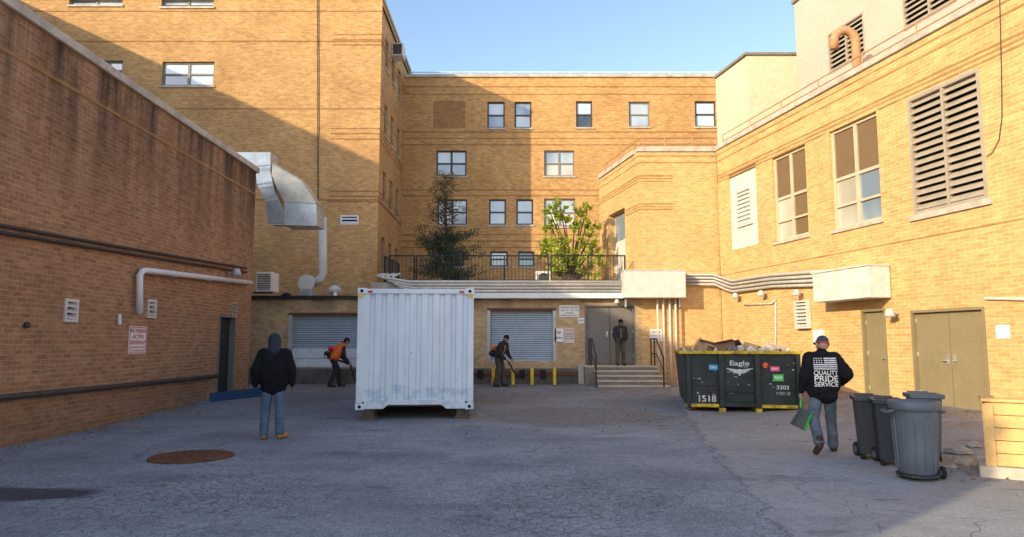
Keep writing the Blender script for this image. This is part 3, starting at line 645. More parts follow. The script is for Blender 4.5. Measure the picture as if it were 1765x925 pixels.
poly([(470,280),(518,308),(545,350),(490,346),(476,322),(468,300)],YD-.2,.9).build('duct_section',mGalv2,t)
poly([(490,347),(545,351),(546,388),(490,388)],YD-.2,.9).build('duct_section',mGalv,t)
for a,b in (((439,287),(467,284)),((443,318),(470,314)),((490,346),(545,350)),((457,346),(480,342)),((470,281),(518,309)),((518,309),(545,350)),((462,386),(546,388))): MB().tube([U(a[0],a[1],YD-.22),U(b[0],b[1],YD-.22)],.022,4).build('flange',mWhiteD,t)
YF=25.2;t=T('exhaust_fan','white rooftop exhaust fan with tall vertical duct on the low roof','fan',tuple(U(540,512,YF)))
a=U(556,375,YF);b=U(557,470,YF);c=U(541,488,YF)
MB().tube([a,b,(b.x-.08,YF,b.z-.22),(c.x,YF,c.z)],.15,12).build('duct_section',mWhiteD,t,smooth=True)
MB().lathe((U(530,488,YF).x,YF-.2,U(530,488,YF).z),[(.12,0),(.3,.02),(.3,.4),(.12,.42)],20,'y').build('fan_housing',mWhiteD,t)
MB().box(U(520,500,YF).x,U(541,500,YF).x,YF-.2,YF+.25,zr-.05,U(530,498,YF).z).build('base',mGalv,t)
t=T('roof_vent','small round galvanized mushroom vent on the low roof','vent',tuple(U(577,508,YF)));p=U(577,508,YF)
MB().lathe((p.x,YF,zr-.05),[(.16,0),(.16,.4)],16).build('pipe',mGalv,t);MB().lathe((p.x,YF,zr+.3),[(.23,0),(.25,.1),(.16,.2),(.04,.26)],16).build('hood',mWhiteD,t)
p=U(494,506,YF);tag(MB().lathe((p.x,YF,zr+.12),[(.14,-.2),(.19,0),(.14,.2)],16,'y').build('coiled_hose',mBlack),'coiled black hose lying on the low roof edge','hose')
# ================================================================ signs
def sign(F,q,label,lines,n=.02,mat=mPaper,border=None,cat='sign'):
    r=F.rect(*q);t=T('sign',label,cat,tuple(F.p((r[0]+r[1])/2,r[2])));MB().fbox(F,r[0],r[1],r[2],r[3],n-.015,n).build('panel',mat,t)
    w=r[1]-r[0];h=r[3]-r[2]
    if border:
        b=MB();e=.012*max(1,w/.5);a0,a1,c0,c1=r[0]+e,r[1]-e,r[2]+e,r[3]-e
        for z in ((a0,a1,c0,c0+e),(a0,a1,c1-e,c1),(a0,a0+e,c0+e,c1-e),(a1-e,a1,c0+e,c1-e)): b.fbox(F,*z,n,n+.003)
        b.build('border',border,t)
    for s,fy,sz,wd,mt in lines: text(s,F,(r[0]+r[1])/2,r[2]+h*fy,n+.004,h*sz,mt,t,width=w*wd)
    return t
sign(FL,(221,562,251,610),'white no parking sign with red letters on the left brick wall',[('NO PARKING',.83,.2,.88,mInkR),('ACTIVE',.62,.2,.66,mInkR),('DRIVEWAY',.41,.2,.88,mInkR),('VIOLATORS WILL BE TOWED',.24,.08,.84,mInkR),('AT OWNERS EXPENSE',.12,.08,.75,mInkR)],border=mInkR)
sign(FA,(964,526,998,546),'white receiving hours sign left of the double doors',[('RECEIVING HOURS',.8,.19,.86,mInkK),('MON. - FRI.  7 AM - 3 PM',.56,.16,.84,mInkK),('CLOSED',.34,.17,.4,mInkK),('WEEKENDS AND HOLIDAYS',.14,.15,.86,mInkK)])
sign(FA,(956,566,971,589),'small white notice with dark blocks left of the door',[('NO',.7,.3,.5,mInkK),('SMOKING',.3,.2,.8,mInkK)])
sign(FA,(971,564,991,592),'pale notice sheet with a red heading beside the double doors',[('NOTICE',.82,.14,.7,mInkR),('ALL DELIVERIES MUST',.6,.09,.85,mInkK),('REPORT TO THE',.45,.09,.7,mInkK),('RECEIVING OFFICE',.3,.09,.8,mInkK)],mat=M('sign_pale',(.66,.6,.55),.7),border=mInkR)
sign(FA,(996,548,1007,557),'tiny white placard below the receiving hours sign',[('DOCK 3',.5,.5,.8,mInkK)])
sign(FA,(1120,567,1141,588),'white notice behind the vertical conduits beside the porch',[('NOTICE',.75,.2,.7,mInkK),('AUTHORIZED',.45,.15,.8,mInkK),('PERSONNEL ONLY',.22,.15,.85,mInkK)],n=.04)
# ================================================================ CONTAINER
Yc=14.4;cl=U(616,600,Yc).x;cr=U(816,600,Yc).x;zb=U(700,706,Yc).z;ztp=U(700,496,Yc).z
t=T('shipping_container','white steel shipping container with corrugated end resting on blocks','container',((cl+cr)/2,Yc,0))
CROT=math.radians(3.6)
n=9;m=MB();a=cl+.12;b=cr-.12;w=(b-a)/n;prof=[]
for i in range(n): x=a+i*w;prof+=[(x,0),(x+w*.5,0),(x+w*.6,.06),(x+w*.9,.06)]
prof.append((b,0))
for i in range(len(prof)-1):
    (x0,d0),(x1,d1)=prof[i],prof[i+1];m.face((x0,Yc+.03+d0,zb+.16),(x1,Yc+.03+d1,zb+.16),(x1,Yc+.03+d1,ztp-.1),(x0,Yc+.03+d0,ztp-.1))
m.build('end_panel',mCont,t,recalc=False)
LC=6.06
for x,s in ((cl,1),(cr,-1)):
    m=MB();k=22;yy=[Yc+.12+(LC-.24)*i/k for i in range(k+1)]
    for i in range(k): 
        o0=(.04 if i%2 else .01)*s;m.face((x+o0,yy[i],zb+.16),(x+o0,yy[i+1],zb+.16),(x+o0,yy[i+1],ztp-.1),(x+o0,yy[i],ztp-.1))
        if i<k-1: o2=(.04 if (i+1)%2 else .01)*s;m.face((x+o0,yy[i+1],zb+.16),(x+o2,yy[i+1],zb+.16),(x+o2,yy[i+1],ztp-.1),(x+o0,yy[i+1],ztp-.1))
    m.build('side_panel',mCont,t,recalc=False)
MB().box(cl+.12,cr-.12,Yc+LC-.1,Yc+LC-.04,zb+.1,ztp-.08).build('end_door',mCont,t)
MB().box(cl+.05,cr-.05,Yc+.05,Yc+LC-.05,ztp-.06,ztp-.03).build('roof',mCont,t);MB().box(cl+.02,cr-.02,Yc+.1,Yc+LC-.1,zb+.06,zb+.15).build('floor',mWoodD,t)
for x0,x1 in ((cl,cl+.12),(cr-.12,cr)):
    for y0 in (Yc,Yc+LC-.12): MB().box(x0,x1,y0,y0+.12,zb+.13,ztp-.13).build('corner_post',mCont,t,bev=.012)
MB().box(cl+.12,cr-.12,Yc+.005,Yc+.09,ztp-.12,ztp-.02).build('top_rail',mCont,t,bev=.01)
m=MB();m.prism([(cl+.17,Yc+.004,zb+.02),(cl+.55,Yc+.004,zb+.02),(cl+.65,Yc+.004,zb+.1),(cr-.65,Yc+.004,zb+.1),(cr-.55,Yc+.004,zb+.02),(cr-.17,Yc+.004,zb+.02),(cr-.17,Yc+.004,zb+.19),(cl+.17,Yc+.004,zb+.19)],(0,.09,0));m.build('bottom_sill',mCont,t)
for x in (cl,cr-.1): MB().box(x,x+.1,Yc+.12,Yc+LC-.12,zb+.0,zb+.16).build('bottom_rail',mCont,t)
for x in (cl-.01,cr-.17):
    for y in (Yc-.012,Yc+LC-.16):
        for z in (zb,ztp-.13):
            cc=MB().box(x,x+.18,y,y+.17,z,z+.128).build('corner_casting',mCont,t,bev=.015);MB().lathe((x+.09,y-.002,z+.064),[(.035,0),(.035,.001)],12,'y').build('casting_hole',mDark,cc)
for x in (cl+.02,cr-.12): MB().box(x,x+.1,Yc-.02,Yc-.014,ztp-.2,ztp-.135).build('marker',mYel,t)
for x in (cl+.2,cr-.3): MB().box(x,x+.1,Yc-.003,Yc+.002,ztp-.1,ztp-.06).build('marker',mRed,t)
t.rotation_euler=(0,0,CROT)
def crot(x,y):
    a=(cl+cr)/2;return (a+(x-a)*math.cos(CROT)-(y-Yc)*math.sin(CROT),Yc+(x-a)*math.sin(CROT)+(y-Yc)*math.cos(CROT))
for x,y,lab in ((cl+.26,Yc+.3,'dark timber block under the left front corner of the white container'),(cr-.22,Yc+.3,'dark block under the right front corner of the white container'),(cl+.24,Yc+5.7,'rear block under the container, left side'),(cr-.24,Yc+5.7,'rear block under the container, right side')):
    X0,Y0=crot(x,y);z=gz(X0,Y0);o=MB().box(X0-.15,X0+.15,Y0-.2,Y0+.2,z-.03,z+.06).box(X0-.11,X0+.11,Y0-.18,Y0+.18,z+.05,zb-.003).build('support_block',mWoodD,bev=.01);tag(o,lab,'block','blocks under the container')
# ================================================================ DUMPSTER
Yd=16.0;dl=U(1173,640,Yd).x
ang=math.radians(-11)
FDp=Frame(dl,Yd,math.cos(ang),math.sin(ang));W=FDp.uv(1381,640)[0]
gzD=gz(dl+1.2,Yd-.2)
zt0=FDp.uv(1270,607)[1];zb0=gzD+.14
t=T('dumpster','nearly black roll-off dumpster with worn yellow rim heaped with rubbish','dumpster',(dl,Yd,gzD))
def fpoly(F,pts,n0,n1,m):
    m.prism([F.p(u,v,n0) for u,v in pts],F.N*(n1-n0));return m
LD=3.2
m=MB();e=.1
fpoly(FDp,[(e,zb0),(W-.03,zb0),(W,zt0),(0,zt0)],-.06,0,m);fpoly(FDp,[(e,zb0),(W-.03,zb0),(W,zt0),(0,zt0)],-LD,-LD+.06,m)
m.hexa([FDp.p(e,zb0,-.06),FDp.p(e+.06,zb0,-.06),FDp.p(e+.06,zb0,-LD+.06),FDp.p(e,zb0,-LD+.06),FDp.p(0,zt0,-.06),FDp.p(.06,zt0,-.06),FDp.p(.06,zt0,-LD+.06),FDp.p(0,zt0,-LD+.06)])
m.hexa([FDp.p(W-.09,zb0,-.06),FDp.p(W-.03,zb0,-.06),FDp.p(W-.03,zb0,-LD+.06),FDp.p(W-.09,zb0,-LD+.06),FDp.p(W-.06,zt0,-.06),FDp.p(W,zt0,-.06),FDp.p(W,zt0,-LD+.06),FDp.p(W-.06,zt0,-LD+.06)])
m.fbox(FDp,e+.06,W-.1,zb0,zb0+.06,-LD+.06,-.06)
m.build('body',mDump,t)
pxu=lambda px:FDp.uv(px,650)[0]
pyv=lambda py:FDp.uv(1270,py)[1]
ux=[pxu(1243),pxu(1305)]
def rib(u,w,d=.1): MB().fbox(FDp,u-w,u+w,zb0-.06,zt0-.055,.001,d).build('rib',mDump,t,bev=.012)
for u in ux: rib(u,.06,.13)
rib(W-.07,.05);rib(.17,.05)
MB().fbox(FDp,-.03,W+.03,zt0-.04,zt0+.035,-.07,.11).fbox(FDp,-.03,.07,zt0-.04,zt0+.035,-LD,-.07).fbox(FDp,W-.07,W+.03,zt0-.04,zt0+.035,-LD,-.07).fbox(FDp,.07,W-.07,zt0-.04,zt0+.035,-LD,-LD+.1).build('rim',mYelW,t,bev=.015)
MB().fbox(FDp,e,ux[0]-.065,zb0-.05,zb0+.02,.002,.09).build('bottom_rail',mYelW,t,bev=.01);MB().fbox(FDp,ux[1]+.065,W-.03,zb0-.05,zb0+.02,.002,.09).build('bottom_rail',mYelW,t,bev=.01)
MB().fbox(FDp,ux[0]+.06,ux[1]-.06,zb0+.3,zb0+.36,.002,.06).build('cross_bar',mDump,t);MB().fbox(FDp,ux[0]+.06,ux[1]-.06,zb0-.03,zb0+.06,.002,.1).build('cross_bar',mDump,t)
for a,b in ((.22,ux[0]-.06),(ux[1]+.06,W-.12)):
    for f_ in (.36,.72): MB().fbox(FDp,a,b,zb0+(zt0-zb0)*f_,zb0+(zt0-zb0)*f_+.035,.001,.03).build('panel_ridge',mDump,t)
for u in ux:
    MB().fbox(FDp,u-.07,u+.07,gzD-.01,zb0-.062,-LD,.14).build('skid_rail',mYelW,t,bev=.01)
for u in (.28,W-.25):
    p=FDp.p(u,gzD+.08,-.15);MB().lathe((p.x-.06,p.y,p.z),[(.08,0),(.08,.12)],14,'x').build('wheel',mRust,t)
text('1518',FDp,pxu(1217),pyv(688),.012,.2,mPrint,t,width=.38)
text('Eagle',FDp,pxu(1275),pyv(626),.012,.15,mPrint,t,width=.42)
m=MB()
for s in (-1,1):
    for k in range(4):
        u0=pxu(1275)+s*.02;v=pyv(637)-k*.022
        m.face(FDp.p(u0,v,.008),FDp.p(u0+s*(.28-k*.05),v+.04-.008*k,.008),FDp.p(u0+s*(.25-k*.05),v+.018-.008*k,.008),FDp.p(u0,v-.019,.008))
m.face(FDp.p(pxu(1275)-.035,pyv(636),.009),FDp.p(pxu(1275)+.035,pyv(636),.009),FDp.p(pxu(1275)+.02,pyv(647),.009),FDp.p(pxu(1275)-.02,pyv(647),.009))
m.build('wing_emblem',mPrint,t,recalc=False)
text('3303',FDp,pxu(1348),pyv(667),.034,.12,mPrint,t,width=.26);text('YARD 20',FDp,pxu(1348),pyv(677),.034,.1,mFade,t,width=.3)
def stick(px,py,w,h,mat,s,mt=mPaper):
    u=pxu(px);v=pyv(py);o=MB().fbox(FDp,u-w/2,u+w/2,v-h/2,v+h/2,.032,.036).build('sticker',mat,t)
    if s: text(s,FDp,u,v,.039,h*.55,mt,o,width=w*.75)
stick(1230,633,.2,.12,mBlueSt,'CALL');stick(1336,635,.2,.11,mPinkSt,'RENT');stick(1341,650,.22,.15,mGrnSt,'9245')
m=MB();m.lathe((0,0,0),[(.065,0),(.065,.005)],18,'y');pc=FDp.p(pxu(1320),pyv(629),.035);m.v=[tuple(Vector(v)+pc) for v in m.v];m.build('sticker',mOraSt,t)
for k in range(34):
    u=pxu(random.choice([1200,1225,1262,1290,1330,1365]))+random.uniform(-.12,.12);v=random.uniform(zb0+.1,zt0-.2);w=random.uniform(.02,.09)
    MB().fbox(FDp,u,u+w,v,v+random.uniform(.006,.03),.002,.004).build('paint_scuff',random.choice((mFade,mFade,mRust)),t)
def rbox(px,py,w,h,d,rot,tilt,mat,label,name='cardboard_box',back=.8):
    c=FDp.p(pxu(px),pyv(py),-back);m=MB().box(-w/2,w/2,-d/2,d/2,-h/2,h/2)
    m.box(-w/2,w/2,-d/2-.12,-d/2,h/2-.012,h/2);m.box(w/2,w/2+.12,-d/2,d/2,h/2-.012,h/2)
    R=Matrix.Rotation(rot,4,'Z')@Matrix.Rotation(tilt,4,'X')@Matrix.Rotation(tilt*.7,4,'Y');m.v=[tuple(c+R@Vector(v)) for v in m.v]
    tag(m.build(name,mat),label,'box','boxes in the dumpster')
rbox(1225,603,.34,.3,.3,.4,.35,mCard,'brown cardboard box tilted at the left of the dumpster heap')
rbox(1262,603,.42,.25,.4,-.5,-.3,M('cardboard_dark',(.22,.13,.08),.85),'dark brown cardboard box in the middle of the dumpster heap')
rbox(1306,604,.32,.28,.35,.9,.3,mCard,'cardboard box poking up at the centre right of the dumpster')
rbox(1346,605,.34,.25,.35,.2,.25,M('cardboard_pale',(.6,.52,.45),.8),'pale open carton at the right end of the dumpster heap')
rbox(1286,597,.25,.2,.25,1.2,.6,mWhiteD,'crumpled white carton on top of the dumpster heap',back=1.4)
for a,b,lab in (((1195,606),(1216,582),'pale wooden board leaning up from the left side of the dumpster'),((1212,586),(1262,598),'long thin plank lying across the dumpster heap'),((1180,600),(1240,592),'second flat plank resting on the rim of the dumpster')):
    A=FDp.p(pxu(a[0]),pyv(a[1]),-.6);Bb=FDp.p(pxu(b[0]),pyv(b[1]),-1.2);m=MB();m.tube([A,Bb],.04,4)
    tag(m.build('wood_plank',mWood if 'thin' not in lab else mWoodD),lab,'plank','planks in the dumpster')
rubs=[M('rubbish_brown',(.3,.2,.13),.8,var=.6,scale=5,bump=0),M('rubbish_pale',(.6,.52,.45),.8,var=.4,scale=5,bump=0),M('rubbish_grey',(.18,.2,.24),.8,var=.6,scale=5,bump=0)]
f=MB()
for i in range(420):
    u=random.uniform(.1,W-.1);n_=-random.uniform(.12,2.8);z=zt0-.1+.17*random.random();p=FDp.p(u,z,n_);s=random.uniform(.03,.1)
    a=Vector((random.uniform(-1,1),random.uniform(-1,1),random.uniform(-1,1))).normalized()*s;b=a.orthogonal().normalized()*s*random.uniform(.3,1);f.face(p-a-b,p+a-b,p+a+b,p-a+b)
f.fbox(FDp,.1,W-.1,zt0-.35,zt0-.2,-LD+.1,-.1)
ro=tag(f.build('rubbish',rubs[0],recalc=False),'loose mixed debris filling the dumpster','rubbish',kind='stuff')
ro.data.materials.append(rubs[1]);ro.data.materials.append(rubs[2])
for p in ro.data.polygons: p.material_index=random.choice((0,0,1,1,2))
# ================================================================ BINS
def wheel(c,r,w,par):
    wl_=MB().lathe((c[0]-w/2,c[1],c[2]),[(r*.8,0),(r,.01),(r,w-.01),(r*.8,w)],18,'x').build('wheel',mRub,par);MB().lathe((c[0]-w/2-.006,c[1],c[2]),[(r*.5,0),(r*.5,w+.012)],12,'x').build('rim',mBin,wl_)
def cart(px,py,label,hgt=.9,w=.42,d=.5,rot=.15,mat=mBinD):
    g=UG(px,py);t=T('wheeled_bin',label,'bin',tuple(g));R=Matrix.Rotation(rot,3,'Z')
    def tr(m): m.v=[tuple(g+R@Vector(v)) for v in m.v];return m
    b=w*.38;h0=.08;k=MB()
    o=[(-b,-d*.38),(b,-d*.38),(b,d*.38),(-b,d*.38)];tp=[(-w/2,-d/2),(w/2,-d/2),(w/2,d/2),(-w/2,d/2)]
    for i in range(4):
        j=(i+1)%4;k.face((*o[i],h0),(*o[j],h0),(*tp[j],hgt),(*tp[i],hgt));k.face(*[(x*.93,y*.93,z) for x,y,z in ((*o[i],h0+.02),(*o[j],h0+.02),(*tp[j],hgt),(*tp[i],hgt))])
    k.face(*[(x,y,h0) for x,y in o])
    tr(k).build('body',mat,t,recalc=False)
    tr(MB().box(-w/2-.03,w/2+.03,-d/2-.03,-d/2+.03,hgt-.06,hgt).box(-w/2-.03,w/2+.03,d/2-.03,d/2+.03,hgt-.06,hgt).box(-w/2-.03,-w/2+.02,-d/2+.03,d/2-.03,hgt-.06,hgt).box(w/2-.02,w/2+.03,-d/2+.03,d/2-.03,hgt-.06,hgt)).build('rim',mat,t,bev=.01)
    tr(MB().tube([(-w*.35,d/2+.03,hgt-.03),(-w*.35,d/2+.11,hgt),(w*.35,d/2+.11,hgt),(w*.35,d/2+.03,hgt-.03)],.015,6)).build('handle',mat,t)
    tr(MB().box(-.06,.06,-d*.5+.022,-d*.5+.03,hgt*.66,hgt*.78)).build('recycling_label',M('label_blue_white',(.45,.5,.56),.6),t)
    for s in (-1,1):
        c=g+R@Vector((s*w*.42,d*.36,.1));wheel(c,.1,.05,t)
        c=g+R@Vector((s*w*.3,-d*.34,.045));MB().lathe((c.x-.02,c.y,c.z),[(.045,0),(.045,.04)],12,'x').build('caster',mRub,t)
cart(1500,790,'dark wheeled bin, leftmost of the bins near the walking man',.86,.34,.48,-.35)
cart(1534,800,'dark wheeled bin between the leftmost bin and the big round grey one',.86,.33,.48,-.35)
cart(1598,792,'wheeled grey bin half hidden behind the big round grey one',.9,.36,.4,-.3,mBin)
g=UG(1582,824);t=T('round_bin','big round grey plastic bin with handles on a wheeled base','bin',tuple(g))
pr=[(.19,.06),(.205,.08),(.22,.3),(.235,.55),(.25,.78),(.255,.80),(.27,.805),(.278,.83),(.278,.9),(.27,.91),(.25,.91),(.242,.86),(.22,.4),(.19,.12)]
MB().lathe(g,pr,36).build('body',mBin,t,smooth=True)
m=MB()
for k in range(12):
    a=2*math.pi*k/12;c,s=math.cos(a),math.sin(a);m.tube([g+Vector((c*.213,s*.213,.12)),g+Vector((c*.243,s*.243,.72))],.012,5)
m.build('ribs',mBin,t)
for a in (0.15,math.pi-.15):
    c,s=math.cos(a),math.sin(a);q=Vector((-s,c,0));MB().tube([g+Vector((c*.25,s*.25,.8))+q*.1,g+Vector((c*.34,s*.34,.78))+q*.08,g+Vector((c*.34,s*.34,.78))-q*.08,g+Vector((c*.25,s*.25,.8))-q*.1],.018,8).build('handle',mBin,t,smooth=True)
dl_=MB().lathe(g,[(.2,.03),(.23,.035),(.23,.06),(.2,.062)],24).build('dolly',mBinD,t)
for a in (-.5,.9,2.4,3.9):
    p=g+Vector((math.cos(a)*.19,math.sin(a)*.19,.035));MB().lathe((p.x-.015,p.y,p.z),[(.033,0),(.033,.03)],12,'x').build('caster',mRub,dl_)
wheel(g+Vector((.26,-.06,.075)),.075,.04,t)
# planter box
g=UG(1706,822);F=Frame(g.x,g.y,1,-.62);t=T('planter_box','large pale timber planter box on a concrete base at the right edge','planter',tuple(g))
W2=1.3;DP=.7
for side in range(5):
    MB().fbox(F,0,W2,.14+side*.15,.14+side*.15+.143,-.04,0).build('plank',mWood,t,bev=.006)
    MB().fbox(F,-.0,.04,.14+side*.15,.14+side*.15+.143,-DP,-.042).build('plank',mWood,t,bev=.006)
MB().fbox(F,-.03,.08,.13,.87,.001,.03).build('corner_post',mWood,t);MB().fbox(F,-.04,W2,.895,.93,-.14,.05).fbox(F,-.04,.12,.895,.93,-DP,-.14).build('cap_rail',mWood,t,bev=.006)
MB().fbox(F,-.1,W2+.1,-.05,.135,-DP-.1,.08).build('base',mTread,t,bev=.02);MB().fbox(F,.045,W2,.14,.84,-DP,-.045).build('soil',mWoodD,t)
for px,py,s,lab in ((1652,782,.17,'broken concrete lump left of the planter box'),(1664,800,.12,'smaller stone in front of the planter box'),(1640,806,.08,'smallest stone beside the round grey bin'),(1675,770,.13,'stone farthest back beside the planter box')):
    g=UG(px,py);m=MB();m.lathe((0,0,0),[(.5,0),(1,.2),(.9,.6),(.5,.9),(.1,.95)],9);m.v=[(g.x+v[0]*s*(1+.3*math.sin(7*v[1])),g.y+v[1]*s*.8,g.z-.01+v[2]*s*(.7+.2*math.sin(5*v[0]))) for v in m.v];tag(m.build('stone',mConc),lab,'stone')
# manhole
g=UG(331,789);t=T('manhole_cover','round rusty iron manhole cover in the asphalt at the lower left','manhole cover',tuple(g))
MB().lathe((g.x,g.y,0),[(.56,-.03),(.56,.028),(.545,.034),(.51,.034),(.505,.025)],48).build('ring',mRust,t)
MB().lathe((g.x,g.y,0),[(.5,.0),(.5,.038),(.49,.042)],48).build('lid',mRust,t)
m=MB()
for i in range(-7,8):
    for j in range(-7,8):
        if i*i+j*j<46: m.box(g.x+i*.065-.02,g.x+i*.065+.02,g.y+j*.065-.02,g.y+j*.065+.02,.0415,.048)
m.build('tread',mRust,t)
# ================================================================ TREES
def leafcloud(m,c,r,n,s,flat=1.0):
    for i in range(n):
        while True:
            d=Vector((random.uniform(-1,1),random.uniform(-1,1),random.uniform(-1,1)))
            if d.length<=1: break
        p=c+Vector((d.x*r,d.y*r,d.z*r*flat));a=Vector((random.gauss(0,1),random.gauss(0,1),random.gauss(0,1))).normalized()*s*random.uniform(.6,1.3);b=a.orthogonal().normalized()*s*.5
        m.face(p-a,p+b,p+a,p-b)
Yt=28.4;b=U(768,478,Yt);b.z=zt
t=T('conifer_tree','dark sparse conifer growing behind the terrace railing in shadow','tree',(b.x,Yt,zt))
top=U(762,300,Yt).z;tr=MB();tr.tube([(b.x,Yt,zt),(b.x+.05,Yt,zt+2),(b.x-.05,Yt,zt+3.4),(b.x,Yt,top)],[.1,.08,.05,.015],7)
lv=MB();lv2=MB();H=top-zt
for i in range(190):
    h=random.uniform(.02,1)**1.15;a=random.uniform(0,6.28);R=(1.3*(1-h)**.5+.3)*random.uniform(.35,1.1)
    if h>.45: R=random.uniform(.3,1.25)*(1.35-h)*1.3
    p=Vector((b.x,Yt,zt+h*H));q=p+Vector((math.cos(a)*R,math.sin(a)*R,random.uniform(-.1,.6)*R));tr.tube([p,(p+q)/2+Vector((0,0,.06)),q],[.022,.012,.005],4)
    for k in range(5):
        c=p.lerp(q,random.uniform(.3,1))+Vector((0,0,random.uniform(-.12,.12)));leafcloud(lv if h<.45 or random.random()<.2 else lv2,c,.22 if h<.45 else .15,24 if h<.45 else 5,.045,.8)
tr.build('trunk',mBark,t,recalc=False);lv.build('crown',mLeafD,t,recalc=False);lv2.build('upper_foliage',mLeafR,t,recalc=False)
Yt=26.6;b=U(985,480,Yt)
t=T('evergreen_tree','bright yellow green spiky evergreen in sun behind the terrace railing','tree',(b.x,Yt,zt))
tr=MB();lv=MB();lv2=MB()
cl_=[(966,356,.2),(957,372,.18),(1003,368,.2),(950,392,.2),(974,378,.2),(990,390,.22),(1022,398,.25),(1004,412,.24),(951,425,.36),(988,440,.3),(1022,428,.28),(1006,458,.42),(962,454,.42),(945,423,.22),(972,418,.22),(1030,448,.25),(947,362,.12),(1012,356,.12),(968,440,.36),(1015,468,.35),(980,468,.35),(952,468,.3),(1012,384,.16),(938,440,.14)]
for px,py,r in cl_:
    c=U(px,py,Yt+random.uniform(-.4,.4));m0=Vector((b.x+(c.x-b.x)*.35,Yt,zt+(c.z-zt)*.5));tr.tube([(b.x+random.uniform(-.1,.1),Yt,zt),m0,c],[.06,.04,.012],6)
    for k in range(9):
        o=Vector((random.gauss(0,.55)*r,random.gauss(0,.5)*r,random.gauss(0,.6)*r+r*.1));cc=c+o
        leafcloud(lv if random.random()<.9 else lv2,cc,r*.42,38,.055,.8);tip=cc+Vector((o.x,o.y,abs(o.z)+r*.5))*.8
        for j in range(5): leafcloud(lv,cc.lerp(tip,j/5),.05,5,.045)
tr.build('trunk',mBark,t,recalc=False);lv.build('crown',mLeafG,t,recalc=False);lv2.build('inner_foliage',M('foliage_mid',(.12,.17,.03),.8,bump=0),t,recalc=False)
